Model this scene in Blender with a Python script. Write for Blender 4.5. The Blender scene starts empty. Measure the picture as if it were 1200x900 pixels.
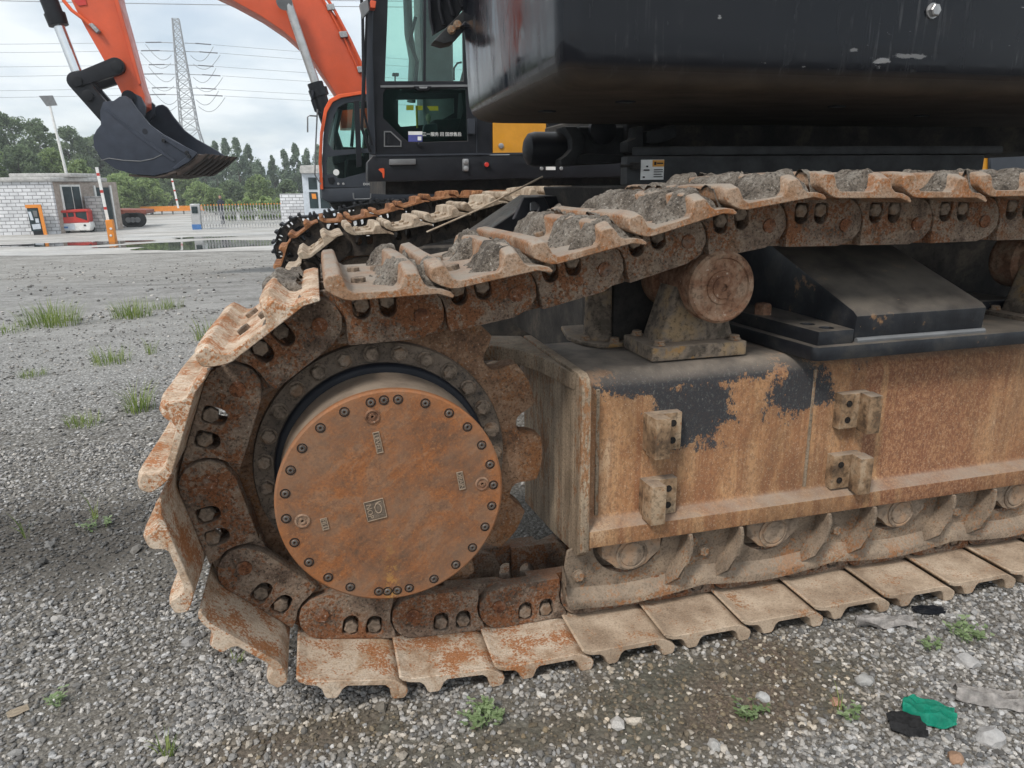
import bpy, bmesh, math, random
import numpy as np
from mathutils import Vector, Matrix, noise as mnoise
sc = bpy.context.scene
COL = sc.collection
PI = math.pi
rad = math.radians

# ------------------------------------------------------------------ camera
F = 832.0
YAW, PIT, ROL = 0.25915531, 0.27197386, -0.014342
CAM = Vector((-0.1241, -1.6615, 1.3649))
_f = Vector((math.sin(YAW)*math.cos(PIT), math.cos(YAW)*math.cos(PIT), -math.sin(PIT)))
_r0 = Vector((math.cos(YAW), -math.sin(YAW), 0)); _u0 = _r0.cross(_f)
_r = math.cos(ROL)*_r0 + math.sin(ROL)*_u0
_u = -math.sin(ROL)*_r0 + math.cos(ROL)*_u0
cd = bpy.data.cameras.new('camera'); cam = bpy.data.objects.new('camera', cd); COL.objects.link(cam)
cam.matrix_world = Matrix(((_r.x, _u.x, -_f.x, CAM.x), (_r.y, _u.y, -_f.y, CAM.y), (_r.z, _u.z, -_f.z, CAM.z), (0, 0, 0, 1)))
cd.sensor_width = 36.0; cd.lens = F/1200*36; cd.clip_start = 0.02; cd.clip_end = 3000
sc.camera = cam
sc.render.resolution_x = 1024; sc.render.resolution_y = 768

def at(u, v, Y=None, z=None):
    """survey helper: the point seen in direction (u, v) on the vertical plane Y or on the level z"""
    d = _f + _r*((u-600)/F) + _u*(-(v-450)/F)
    t = (Y-CAM.y)/d.y if Y is not None else (z-CAM.z)/d.z
    return CAM + d*t

# ------------------------------------------------------------------ sky and sun
SUN_EL, SUN_AZ = rad(50), rad(228)      # azimuth clockwise from +Y
w = bpy.data.worlds.new('World'); sc.world = w; w.use_nodes = True
nt = w.node_tree; nt.nodes.clear()
def nd(nt, typ, ins=None, **props):
    n = nt.nodes.new(typ)
    for k, v in props.items(): setattr(n, k, v)
    for k, v in (ins or {}).items():
        s = n.inputs[k]
        if isinstance(v, bpy.types.NodeSocket): nt.links.new(v, s)
        else: s.default_value = v
    return n
def ramp(nt, fac, stops, interp='LINEAR'):
    n = nt.nodes.new('ShaderNodeValToRGB'); n.color_ramp.interpolation = interp
    e = n.color_ramp.elements
    while len(e) < len(stops): e.new(0.5)
    for el, (p, c) in zip(e, stops):
        el.position = p; el.color = (c, c, c, 1) if isinstance(c, (int, float)) else (*c, 1)
    nt.links.new(fac, n.inputs[0]); return n.outputs[0]
def mixc(nt, fac, a, b, mode='MIX'):
    n = nt.nodes.new('ShaderNodeMix'); n.data_type = 'RGBA'; n.blend_type = mode
    for i, v in ((0, fac), (6, a), (7, b)):
        s = n.inputs[i]
        if isinstance(v, bpy.types.NodeSocket): nt.links.new(v, s)
        elif i == 0: s.default_value = v
        else: s.default_value = (*v, 1)
    return n.outputs[2]
def math_(nt, op, a, b=0.0, c=0.0, clamp=False):
    n = nt.nodes.new('ShaderNodeMath'); n.operation = op; n.use_clamp = clamp
    for i, v in enumerate((a, b, c)):
        if isinstance(v, bpy.types.NodeSocket): nt.links.new(v, n.inputs[i])
        else: n.inputs[i].default_value = v
    return n.outputs[0]
sky = nd(nt, 'ShaderNodeTexSky', sky_type='NISHITA', sun_disc=False, sun_elevation=SUN_EL, sun_rotation=SUN_AZ, dust_density=2.5, air_density=1.0)
tc = nd(nt, 'ShaderNodeTexCoord')
sep = nd(nt, 'ShaderNodeSeparateXYZ', {0: tc.outputs['Generated']})
zz = math_(nt, 'ADD', math_(nt, 'ABSOLUTE', sep.outputs[2]), 0.22)
cx = math_(nt, 'DIVIDE', sep.outputs[0], zz); cy = math_(nt, 'DIVIDE', sep.outputs[1], zz)
cv = nd(nt, 'ShaderNodeCombineXYZ', {0: cx, 1: cy, 2: 0.3})
cn = nd(nt, 'ShaderNodeTexNoise', {'Vector': cv.outputs[0], 'Scale': 1.25, 'Detail': 6.0, 'Roughness': 0.5, 'Distortion': 0.4})
cf = ramp(nt, cn.outputs[0], [(0.36, 0.62), (0.58, 0.96)])
cn2 = nd(nt, 'ShaderNodeTexNoise', {'Vector': cv.outputs[0], 'Scale': 2.2, 'Detail': 8.0, 'Roughness': 0.55})
cc = ramp(nt, cn2.outputs[0], [(0.32, (3.5, 4.15, 4.75)), (0.58, (5.85, 6.15, 6.3))])
skyc = mixc(nt, cf, sky.outputs[0], cc)
bg = nd(nt, 'ShaderNodeBackground', {0: skyc, 1: 0.095})
wo = nd(nt, 'ShaderNodeOutputWorld', {0: bg.outputs[0]})
sl = bpy.data.lights.new('sun', 'SUN'); sl.energy = 1.5; sl.angle = rad(11); sl.color = (1.0, 0.95, 0.88)
so = bpy.data.objects.new('sun', sl); COL.objects.link(so)
_sd = Vector((math.sin(SUN_AZ)*math.cos(SUN_EL), math.cos(SUN_AZ)*math.cos(SUN_EL), math.sin(SUN_EL)))
so.rotation_euler = _sd.to_track_quat('Z', 'Y').to_euler()
vs = sc.view_settings; vs.view_transform = 'Standard'; vs.look = 'None'; vs.exposure = 1.0; vs.gamma = 1.0; vs.use_curve_mapping = False
sc.render.engine = 'CYCLES'; sc.cycles.max_bounces = 6; sc.cycles.diffuse_bounces = 3; sc.cycles.glossy_bounces = 3; sc.cycles.transparent_max_bounces = 10

# ------------------------------------------------------------------ materials
MATS = {}
def newmat(name):
    m = bpy.data.materials.new(name); m.use_nodes = True; MATS[name] = m
    nt = m.node_tree; nt.nodes.clear()
    out = nd(nt, 'ShaderNodeOutputMaterial'); p = nd(nt, 'ShaderNodeBsdfPrincipled')
    nt.links.new(p.outputs[0], out.inputs[0]); return m, nt, p
def coords(nt, rnd=True):
    t = nd(nt, 'ShaderNodeTexCoord').outputs['Object']
    if not rnd: return t
    oi = nd(nt, 'ShaderNodeObjectInfo')
    s = nd(nt, 'ShaderNodeVectorMath', {0: (37.0, 11.0, 23.0)}, operation='SCALE'); nt.links.new(oi.outputs['Random'], s.inputs['Scale'])
    return nd(nt, 'ShaderNodeVectorMath', {0: t, 1: s.outputs[0]}, operation='ADD').outputs[0]
def stretch(nt, v, sx, sy, sz, rot=(0, 0, 0)):
    return nd(nt, 'ShaderNodeMapping', {0: v, 'Scale': (sx, sy, sz), 'Rotation': rot}).outputs[0]
def noise_(nt, v, scale, detail=5.0, rough=0.6, dist=0.0):
    return nd(nt, 'ShaderNodeTexNoise', {'Vector': v, 'Scale': scale, 'Detail': min(detail, 4.0), 'Roughness': rough, 'Distortion': dist}).outputs[0]
def bump(nt, p, h, strength=0.4, dist=0.01):
    b = nd(nt, 'ShaderNodeBump', {'Height': h, 'Strength': strength, 'Distance': dist}); nt.links.new(b.outputs[0], p.inputs['Normal'])
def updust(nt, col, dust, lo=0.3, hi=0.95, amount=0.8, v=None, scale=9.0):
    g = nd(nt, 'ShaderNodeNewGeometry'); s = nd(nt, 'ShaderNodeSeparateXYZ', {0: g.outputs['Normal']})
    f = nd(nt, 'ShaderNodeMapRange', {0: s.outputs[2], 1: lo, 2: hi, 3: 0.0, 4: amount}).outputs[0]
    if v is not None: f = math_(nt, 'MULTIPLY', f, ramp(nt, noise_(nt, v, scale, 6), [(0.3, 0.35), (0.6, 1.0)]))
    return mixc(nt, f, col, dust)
def grime(name, stops, scale=7.0, speck=None, speckscale=60.0, speckth=(0.58, 0.66), dust=None, dustamt=0.8, rough=0.85, bumps=0.5, bdist=0.004, rnd=True, st=(1, 1, 1), patch=None, pth=0.56, pscale=16.0, pits=0.55, streak=0.0, zrange=None):
    """weathered steel: broad tone, sharp-edged flakes (patch), scale specks, pits, settled dust"""
    m, nt, p = newmat(name)
    v = coords(nt, rnd); vs_ = stretch(nt, v, *st) if st != (1, 1, 1) else v
    n1 = math_(nt, 'MULTIPLY_ADD', noise_(nt, vs_, scale, 4, 0.66, 0.3), 1.7, -0.35)
    col = ramp(nt, n1, stops)
    n2 = noise_(nt, v, speckscale, 4, 0.72)
    if patch:
        pn = noise_(nt, vs_, pscale, 4, 0.7); lo_ = noise_(nt, vs_, max(pscale*0.10, 6.0), 2, 0.5)
        pf = ramp(nt, math_(nt, 'ADD', pn, math_(nt, 'MULTIPLY', math_(nt, 'SUBTRACT', lo_, 0.5), 0.75)), [(pth, 0.0), (pth+0.07, 0.9)])
        col = mixc(nt, pf, col, patch)
    if speck: col = mixc(nt, ramp(nt, n2, [(speckth[0], 0.0), (speckth[1], 0.9)]), col, speck)
    if streak: col = mixc(nt, streak, col, ramp(nt, noise_(nt, stretch(nt, v, 1, 1, 0.05), 40, 4, 0.65), [(0.35, 0.25), (0.62, 1.0)]), 'MULTIPLY')
    if pits: col = mixc(nt, pits, col, ramp(nt, n2, [(0.34, 0.12), (0.50, 1.0)]), 'MULTIPLY')
    if dust: col = updust(nt, col, dust, amount=dustamt, v=v)
    nt.links.new(col, p.inputs['Base Color']); p.inputs['Roughness'].default_value = rough; p.inputs['Specular IOR Level'].default_value = 0.3
    if bumps: bump(nt, p, n2, bumps, bdist)
    return m
def plain(name, c, rough=0.5, metal=0.0, var=0.12, scale=6.0, coat=0.0, bumps=0.0, dust=None, dustamt=0.5):
    m, nt, p = newmat(name); v = coords(nt)
    n = noise_(nt, v, scale, 7, 0.65)
    col = mixc(nt, 1.0, (*c,), ramp(nt, n, [(0.3, 1-2*var), (0.7, 1.0)]), 'MULTIPLY')
    if dust: col = updust(nt, col, dust, amount=dustamt, v=v)
    nt.links.new(col, p.inputs['Base Color']); p.inputs['Metallic'].default_value = metal
    nt.links.new(ramp(nt, noise_(nt, v, scale*3, 4), [(0.3, max(rough-0.1, 0.02)), (0.7, min(rough+0.12, 1))]), p.inputs['Roughness'])
    if max(c) < 0.06: p.inputs['Specular IOR Level'].default_value = 0.22
    if coat: p.inputs['Coat Weight'].default_value = coat
    if bumps: bump(nt, p, noise_(nt, v, scale*6, 5), bumps, 0.01)
    return m

R1 = (0.30, 0.105, 0.028); R2 = (0.20, 0.068, 0.022)
grime('shoe', [(0.2, (0.27, 0.17, 0.10)), (0.42, (0.42, 0.31, 0.22)), (0.6, (0.55, 0.45, 0.35)), (0.8, (0.40, 0.27, 0.17))], 9, (0.66, 0.59, 0.50), 170, (0.60, 0.70), patch=(0.33, 0.125, 0.04), pth=0.52, pscale=130, bumps=0.5, bdist=0.003, pits=0.5)
grime('shoe_dusty', [(0.2, (0.27, 0.195, 0.135)), (0.5, (0.40, 0.305, 0.22)), (0.78, (0.50, 0.395, 0.295))], 8, (0.58, 0.49, 0.39), 170, (0.62, 0.74), patch=(0.31, 0.15, 0.068), pth=0.62, pscale=130, bumps=0.4, bdist=0.003, pits=0.45)
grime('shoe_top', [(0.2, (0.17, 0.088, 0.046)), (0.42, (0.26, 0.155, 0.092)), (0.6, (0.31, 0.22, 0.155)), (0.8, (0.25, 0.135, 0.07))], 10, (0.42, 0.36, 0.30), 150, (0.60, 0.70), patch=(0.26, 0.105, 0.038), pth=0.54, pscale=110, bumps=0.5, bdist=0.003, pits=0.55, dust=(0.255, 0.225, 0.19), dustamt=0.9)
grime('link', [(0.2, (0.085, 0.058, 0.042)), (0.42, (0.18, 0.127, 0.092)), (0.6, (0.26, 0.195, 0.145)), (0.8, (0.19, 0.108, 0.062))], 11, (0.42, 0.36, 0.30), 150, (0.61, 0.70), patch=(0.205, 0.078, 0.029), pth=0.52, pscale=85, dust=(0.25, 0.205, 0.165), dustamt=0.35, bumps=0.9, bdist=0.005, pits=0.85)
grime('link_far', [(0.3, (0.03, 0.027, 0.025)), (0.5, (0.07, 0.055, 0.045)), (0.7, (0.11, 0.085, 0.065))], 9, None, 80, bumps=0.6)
grime('pin', [(0.3, (0.10, 0.04, 0.02)), (0.5, (0.20, 0.08, 0.035)), (0.7, (0.17, 0.12, 0.09))], 18, (0.36, 0.32, 0.29), 90, (0.60, 0.68), bumps=0.9, pits=0.8)
grime('nut', [(0.3, (0.10, 0.075, 0.055)), (0.55, (0.24, 0.185, 0.14)), (0.75, (0.19, 0.12, 0.075))], 20, None, 90, bumps=0.7, pits=0.6)
grime('sprocket', [(0.2, (0.10, 0.055, 0.033)), (0.42, (0.19, 0.105, 0.06)), (0.6, (0.28, 0.175, 0.11)), (0.8, (0.18, 0.08, 0.038))], 8, (0.38, 0.31, 0.245), 140, (0.61, 0.69), patch=(0.24, 0.105, 0.042), pth=0.54, pscale=90, bumps=0.8, rnd=False, pits=0.7)
grime('hub', [(0.2, (0.07, 0.055, 0.044)), (0.5, (0.145, 0.112, 0.086)), (0.8, (0.21, 0.16, 0.12))], 10, None, 120, patch=(0.03, 0.027, 0.026), pth=0.62, pscale=60, dust=(0.24, 0.19, 0.15), dustamt=0.5, bumps=0.6, pits=0.7)
grime('drum', [(0.3, (0.13, 0.095, 0.07)), (0.55, (0.22, 0.165, 0.12)), (0.75, (0.29, 0.19, 0.115))], 6, None, 80, dust=(0.38, 0.31, 0.245), dustamt=0.75, bumps=0.3, rough=0.7)
plain('rubber', (0.012, 0.014, 0.02), 0.45)
grime('mud', [(0.2, (0.075, 0.062, 0.05)), (0.42, (0.165, 0.138, 0.112)), (0.6, (0.235, 0.205, 0.172)), (0.82, (0.33, 0.30, 0.26))], 16, (0.47, 0.44, 0.39), 150, (0.61, 0.67), bumps=1.0, bdist=0.012, pits=0.9)
grime('dirty_steel', [(0.2, (0.18, 0.135, 0.092)), (0.5, (0.32, 0.245, 0.172)), (0.78, (0.42, 0.325, 0.225))], 7, (0.48, 0.39, 0.29), 150, (0.62, 0.72), patch=(0.28, 0.135, 0.06), pth=0.56, pscale=80, dust=(0.33, 0.27, 0.205), dustamt=0.5, bumps=0.5, rnd=False, st=(1, 1, 0.35), streak=0.5, pits=0.6)
grime('guard_steel', [(0.2, (0.13, 0.10, 0.073)), (0.5, (0.23, 0.175, 0.128)), (0.8, (0.31, 0.235, 0.165))], 8, (0.40, 0.32, 0.24), 150, (0.63, 0.72), patch=(0.26, 0.12, 0.052), pth=0.555, pscale=90, dust=(0.31, 0.25, 0.19), dustamt=0.6, bumps=0.5, rnd=False, pits=0.6)
grime('roller', [(0.28, (0.15, 0.11, 0.08)), (0.5, (0.27, 0.205, 0.15)), (0.72, (0.33, 0.21, 0.13))], 9, None, 60, bumps=0.5, pits=0.5)
grime('carrier', [(0.28, (0.12, 0.055, 0.03)), (0.5, (0.22, 0.115, 0.068)), (0.72, (0.30, 0.20, 0.135))], 12, (0.42, 0.34, 0.27), 60, (0.62, 0.7), bumps=0.6, pits=0.6)
grime('bracket', [(0.28, (0.085, 0.068, 0.052)), (0.5, (0.19, 0.15, 0.115)), (0.7, (0.27, 0.19, 0.11))], 12, None, 60, patch=(0.28, 0.16, 0.06), pth=0.62, dust=(0.28, 0.225, 0.175), dustamt=0.8, bumps=0.7, pits=0.7)
grime('black_paint_worn', [(0.3, (0.009, 0.010, 0.013)), (0.55, (0.016, 0.018, 0.022)), (0.72, (0.032, 0.031, 0.031))], 9, (0.24, 0.16, 0.095), 42, (0.69, 0.72), patch=(0.26, 0.145, 0.07), pth=0.71, pscale=9, dust=(0.15, 0.13, 0.108), dustamt=0.8, rough=0.42, bumps=0.2, rnd=False, pits=0.2)
grime('dark_dirt', [(0.3, (0.012, 0.011, 0.011)), (0.6, (0.03, 0.027, 0.024)), (0.8, (0.06, 0.05, 0.04))], 6, None, 50, dust=(0.11, 0.095, 0.08), dustamt=0.7, bumps=0.4, rnd=False)

def cover_material():
    m, nt, p = newmat('rust_cover'); v = coords(nt, False); d = stretch(nt, v, 1, 1, 1, (0, rad(-52), 0))
    n1 = math_(nt, 'MULTIPLY_ADD', noise_(nt, stretch(nt, d, 1, 1, 0.75), 10, 4, 0.74, 0.5), 1.8, -0.4); n2 = noise_(nt, v, 160, 4, 0.8); n3 = noise_(nt, stretch(nt, d, 1, 1, 0.22), 60, 3, 0.7); n4 = noise_(nt, v, 34, 4, 0.8)
    col = ramp(nt, n1, [(0.15, (0.12, 0.066, 0.04)), (0.36, (0.205, 0.09, 0.042)), (0.55, (0.28, 0.105, 0.036)), (0.70, (0.265, 0.132, 0.068)), (0.85, (0.19, 0.098, 0.056))])
    col = mixc(nt, ramp(nt, n4, [(0.50, 0.0), (0.60, 0.55)]), col, (0.135, 0.078, 0.048))
    col = mixc(nt, 0.35, col, ramp(nt, n3, [(0.36, (0.42, 0.36, 0.32)), (0.58, (1, 1, 1))]), 'MULTIPLY')
    col = mixc(nt, ramp(nt, n2, [(0.52, 0.0), (0.64, 0.65)]), col, (0.085, 0.052, 0.035))
    col = mixc(nt, ramp(nt, n2, [(0.30, 0.7), (0.42, 0.0)]), col, (0.40, 0.205, 0.09))
    q = nd(nt, 'ShaderNodeSeparateXYZ', {0: v}); rx = math_(nt, 'SUBTRACT', q.outputs[0], 0.005); rz = math_(nt, 'SUBTRACT', q.outputs[2], 0.605)
    rr_ = math_(nt, 'SQRT', math_(nt, 'ADD', math_(nt, 'MULTIPLY', rx, rx), math_(nt, 'MULTIPLY', rz, rz)))
    col = mixc(nt, ramp(nt, math_(nt, 'ADD', rr_, math_(nt, 'MULTIPLY_ADD', n4, 0.10, -0.05)), [(0.25, 0.0), (0.29, 0.55)]), col, (0.35, 0.13, 0.042))
    # yellow drip marks below the emblem
    dx_ = math_(nt, 'ABSOLUTE', math_(nt, 'ADD', rx, math_(nt, 'MULTIPLY_ADD', n4, 0.03, 0.0))); dm = math_(nt, 'MULTIPLY', ramp(nt, dx_, [(0.008, 1.0), (0.022, 0.0)]), ramp(nt, q.outputs[2], [(0.34, 1.0), (0.52, 0.0)]))
    col = mixc(nt, math_(nt, 'MULTIPLY', dm, ramp(nt, n4, [(0.48, 0.0), (0.54, 0.8)])), col, (0.46, 0.23, 0.05))
    col = mixc(nt, ramp(nt, noise_(nt, v, 6, 4, 0.7), [(0.40, 0.0), (0.62, 0.55)]), col, (0.19, 0.12, 0.078))
    nt.links.new(col, p.inputs['Base Color']); p.inputs['Roughness'].default_value = 0.7; p.inputs['Specular IOR Level'].default_value = 0.3
    bump(nt, p, math_(nt, 'ADD', n2, n4), 0.4, 0.003)
cover_material()
def frame_material():
    m, nt, p = newmat('frame_paint'); v = coords(nt, False)
    s = nd(nt, 'ShaderNodeSeparateXYZ', {0: v})
    n1 = math_(nt, 'MULTIPLY_ADD', noise_(nt, stretch(nt, v, 1, 1, 0.4), 5.5, 4, 0.7, 0.3), 1.6, -0.3); n2 = noise_(nt, stretch(nt, v, 1, 1, 0.6), 130, 4, 0.75)
    st = noise_(nt, stretch(nt, v, 1, 1, 0.035), 26, 6, 0.65)
    col = ramp(nt, n1, [(0.2, (0.19, 0.085, 0.036)), (0.4, (0.29, 0.142, 0.062)), (0.55, (0.37, 0.205, 0.096)), (0.7, (0.33, 0.187, 0.094)), (0.85, (0.43, 0.295, 0.18))])
    col = mixc(nt, ramp(nt, st, [(0.46, 0.0), (0.62, 0.75)]), col, (0.20, 0.078, 0.031))
    col = mixc(nt, 0.75, col, ramp(nt, noise_(nt, stretch(nt, v, 1, 1, 0.5), 3.2, 4, 0.75, 0.6), [(0.36, (0.42, 0.38, 0.35)), (0.60, (1.0, 1.0, 1.0))]), 'MULTIPLY')
    # dark red-brown rust field further along the frame
    fx = nd(nt, 'ShaderNodeMapRange', {0: math_(nt, 'ADD', s.outputs[0], math_(nt, 'MULTIPLY', math_(nt, 'SUBTRACT', st, 0.5), 0.9)), 1: 1.50, 2: 1.66, 3: 0.0, 4: 0.8}).outputs[0]
    fx2 = nd(nt, 'ShaderNodeMapRange', {0: math_(nt, 'ADD', s.outputs[0], math_(nt, 'MULTIPLY', n1, 0.4)), 1: 2.0, 2: 2.35, 3: 1.0, 4: 0.15}).outputs[0]
    fx = math_(nt, 'MULTIPLY', fx, fx2)
    red = mixc(nt, ramp(nt, n2, [(0.45, 0.0), (0.68, 0.9)]), (0.17, 0.053, 0.022), (0.36, 0.20, 0.10))
    col = mixc(nt, fx, col, red)
    # remains of the black paint along the top edge and in two lobes
    def lobe(x0, z0, rx, rz):
        a = math_(nt, 'DIVIDE', math_(nt, 'SUBTRACT', s.outputs[0], x0), rx); b = math_(nt, 'DIVIDE', math_(nt, 'SUBTRACT', s.outputs[2], z0), rz)
        return math_(nt, 'SUBTRACT', 1.0, math_(nt, 'SQRT', math_(nt, 'ADD', math_(nt, 'MULTIPLY', a, a), math_(nt, 'MULTIPLY', b, b))))
    L = math_(nt, 'MAXIMUM', math_(nt, 'MAXIMUM', lobe(0.93, 0.71, 0.21, 0.17), lobe(1.29, 0.74, 0.19, 0.17)), lobe(0.92, 0.835, 0.75, 0.09))
    pn = noise_(nt, v, 8, 4, 0.72)
    pf = math_(nt, 'ADD', math_(nt, 'MULTIPLY', math_(nt, 'MAXIMUM', L, -0.6), 0.75), math_(nt, 'MULTIPLY_ADD', pn, 1.5, -0.75))
    pf = ramp(nt, math_(nt, 'ADD', pf, math_(nt, 'MULTIPLY_ADD', n2, 0.8, -0.4)), [(0.27, 0.0), (0.33, 1.0)])
    black = mixc(nt, ramp(nt, n2, [(0.55, 0.0), (0.75, 0.6)]), (0.016, 0.018, 0.022), (0.2, 0.18, 0.16))
    col = mixc(nt, pf, col, black)
    bare = math_(nt, 'MULTIPLY_ADD', pf, -0.85, 1.0)
    col = mixc(nt, math_(nt, 'MULTIPLY', bare, ramp(nt, n2, [(0.40, 0.6), (0.54, 0.0)])), col, (0.12, 0.058, 0.028))
    col = mixc(nt, math_(nt, 'MULTIPLY', bare, ramp(nt, noise_(nt, v, 190, 4, 0.7), [(0.56, 0.0), (0.68, 0.6)])), col, (0.44, 0.33, 0.22))
    col = updust(nt, col, (0.27, 0.225, 0.18), 0.35, 0.95, 0.8, v)
    nt.links.new(col, p.inputs['Base Color']); p.inputs['Roughness'].default_value = 0.8
    bump(nt, p, math_(nt, 'SUBTRACT', n2, math_(nt, 'MULTIPLY', pf, 0.2)), 0.35, 0.003)
frame_material()
def gloss_black(name, base=(0.006, 0.007, 0.010), scr=0.5, under=(0.085, 0.066, 0.050)):
    m, nt, p = newmat(name); v = coords(nt, False)
    n1 = noise_(nt, stretch(nt, v, 1, 1, 0.06), 34, 6, 0.7, 0.5); n2 = noise_(nt, v, 5, 8, 0.65); n3 = noise_(nt, stretch(nt, v, 0.3, 1, 1), 60, 7, 0.75)
    f = math_(nt, 'MULTIPLY', ramp(nt, n1, [(0.56, 0.0), (0.72, 1.0)]), ramp(nt, n2, [(0.46, 0.0), (0.70, scr)]))
    col = mixc(nt, f, base, (0.15, 0.15, 0.155))
    sc_ = math_(nt, 'MULTIPLY', ramp(nt, n3, [(0.68, 0.0), (0.73, 1.0)]), ramp(nt, noise_(nt, v, 2.6, 3), [(0.55, 0.0), (0.66, 0.9)]))
    col = mixc(nt, sc_, col, (0.45, 0.45, 0.45))
    q = nd(nt, 'ShaderNodeSeparateXYZ', {0: v})
    for x0, z0, rx, rz, a_ in ((1.715, 1.748, 0.06, 0.014, 0.45), (1.83, 1.762, 0.10, 0.012, 0.3), (1.60, 1.775, 0.03, 0.009, 0.3), (1.11, 1.85, 0.012, 0.012, 0.4)):
        dx_ = math_(nt, 'DIVIDE', math_(nt, 'SUBTRACT', q.outputs[0], x0), rx); dz_ = math_(nt, 'DIVIDE', math_(nt, 'SUBTRACT', q.outputs[2], z0), rz)
        L_ = math_(nt, 'SUBTRACT', 1.0, math_(nt, 'SQRT', math_(nt, 'ADD', math_(nt, 'MULTIPLY', dx_, dx_), math_(nt, 'MULTIPLY', dz_, dz_))))
        col = mixc(nt, ramp(nt, math_(nt, 'ADD', math_(nt, 'MULTIPLY', L_, 0.5), math_(nt, 'MULTIPLY_ADD', n3, 1.4, -0.7)), [(0.20, 0.0), (0.30, a_)]), col, (0.42, 0.42, 0.42))
    g = nd(nt, 'ShaderNodeNewGeometry'); s = nd(nt, 'ShaderNodeSeparateXYZ', {0: g.outputs['Normal']})
    dn = nd(nt, 'ShaderNodeMapRange', {0: math_(nt, 'MULTIPLY', s.outputs[2], -1.0), 1: 0.3, 2: 0.95, 3: 0.0, 4: 1.0}).outputs[0]
    dcol = ramp(nt, noise_(nt, stretch(nt, v, 0.5, 1, 1), 8, 8, 0.7), [(0.3, (under[0]*0.45, under[1]*0.45, under[2]*0.45)), (0.65, under)])
    col = mixc(nt, dn, col, dcol)
    nt.links.new(col, p.inputs['Base Color'])
    r = ramp(nt, noise_(nt, stretch(nt, v, 1, 1, 0.3), 14, 6, 0.6), [(0.35, 0.07), (0.7, 0.3)])
    p.inputs['IOR'].default_value = 1.5; p.inputs['Specular IOR Level'].default_value = 0.25
    r = math_(nt, 'MAXIMUM', math_(nt, 'MAXIMUM', r, math_(nt, 'MULTIPLY', f, 0.7)), math_(nt, 'MULTIPLY', dn, 0.85))
    nt.links.new(r, p.inputs['Roughness'])
    bump(nt, p, noise_(nt, v, 5, 3), 0.05, 0.02)
gloss_black('counterweight_paint', scr=0.5)
plain('black_metal', (0.013, 0.014, 0.018), 0.42, var=0.25, dust=(0.12, 0.10, 0.085), dustamt=0.6)
plain('black_plastic', (0.01, 0.011, 0.014), 0.5, var=0.2)
plain('grey_metal', (0.16, 0.165, 0.17), 0.45, var=0.2)
plain('chrome', (0.72, 0.75, 0.78), 0.18, metal=0.9, var=0.05)
plain('bolt_steel', (0.42, 0.42, 0.42), 0.4, metal=0.6, var=0.25, scale=40)
plain('orange_paint', (0.62, 0.085, 0.022), 0.38, var=0.12, scale=2.0)
plain('bucket_paint', (0.034, 0.041, 0.058), 0.45, var=0.15)
plain('bucket_tooth', (0.05, 0.036, 0.03), 0.7, var=0.3); plain('bucket_inside', (0.06, 0.04, 0.03), 0.75, var=0.3)
plain('yellow_paint', (0.60, 0.27, 0.02), 0.4, var=0.1)
plain('cab_dark', (0.038, 0.043, 0.053), 0.4, var=0.1)
plain('white', (0.75, 0.75, 0.73), 0.6)
plain('red', (0.52, 0.03, 0.02), 0.4)
plain('orange_red', (0.72, 0.10, 0.02), 0.5)
plain('yellow_print', (0.55, 0.36, 0.02), 0.5)
plain('blue_print', (0.08, 0.09, 0.30), 0.4)
plain('track_black', (0.02, 0.021, 0.024), 0.6, var=0.3); plain('turntable_grey', (0.045, 0.047, 0.05), 0.6, var=0.35, scale=9, dust=(0.16, 0.14, 0.12), dustamt=0.8); plain('step_steel', (0.09, 0.085, 0.08), 0.5, var=0.4, scale=30); plain('seat_cloth', (0.025, 0.028, 0.03), 0.9, var=0.2); plain('boom_grey', (0.10, 0.115, 0.12), 0.5, var=0.2); plain('chrome_dull', (0.5, 0.5, 0.5), 0.35, metal=0.7, var=0.15)
grime('rust_track', [(0.28, (0.10, 0.045, 0.022)), (0.5, (0.24, 0.10, 0.04)), (0.72, (0.33, 0.17, 0.085))], 9, None, 60, bumps=0.6)
grime('tan_shoe', [(0.28, (0.22, 0.16, 0.11)), (0.5, (0.36, 0.285, 0.21)), (0.72, (0.42, 0.35, 0.27))], 9, (0.30, 0.13, 0.05), 55, (0.66, 0.75), bumps=0.5)
def glass_mat(name, tint, ior=1.45):
    m, nt, p = newmat(name)
    out = [n for n in nt.nodes if n.type == 'OUTPUT_MATERIAL'][0]
    t = nd(nt, 'ShaderNodeBsdfTransparent', {0: (*tint, 1)}); g = nd(nt, 'ShaderNodeBsdfGlossy', {0: (1, 1, 1, 1), 'Roughness': 0.02})
    f = nd(nt, 'ShaderNodeFresnel', {0: ior}); mx = nd(nt, 'ShaderNodeMixShader', {0: f.outputs[0], 1: t.outputs[0], 2: g.outputs[0]})
    nt.nodes.remove(p); nt.links.new(mx.outputs[0], out.inputs[0])
glass_mat('cab_glass', (0.66, 0.86, 0.80)); glass_mat('clear_glass', (0.8, 0.88, 0.87))

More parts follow.
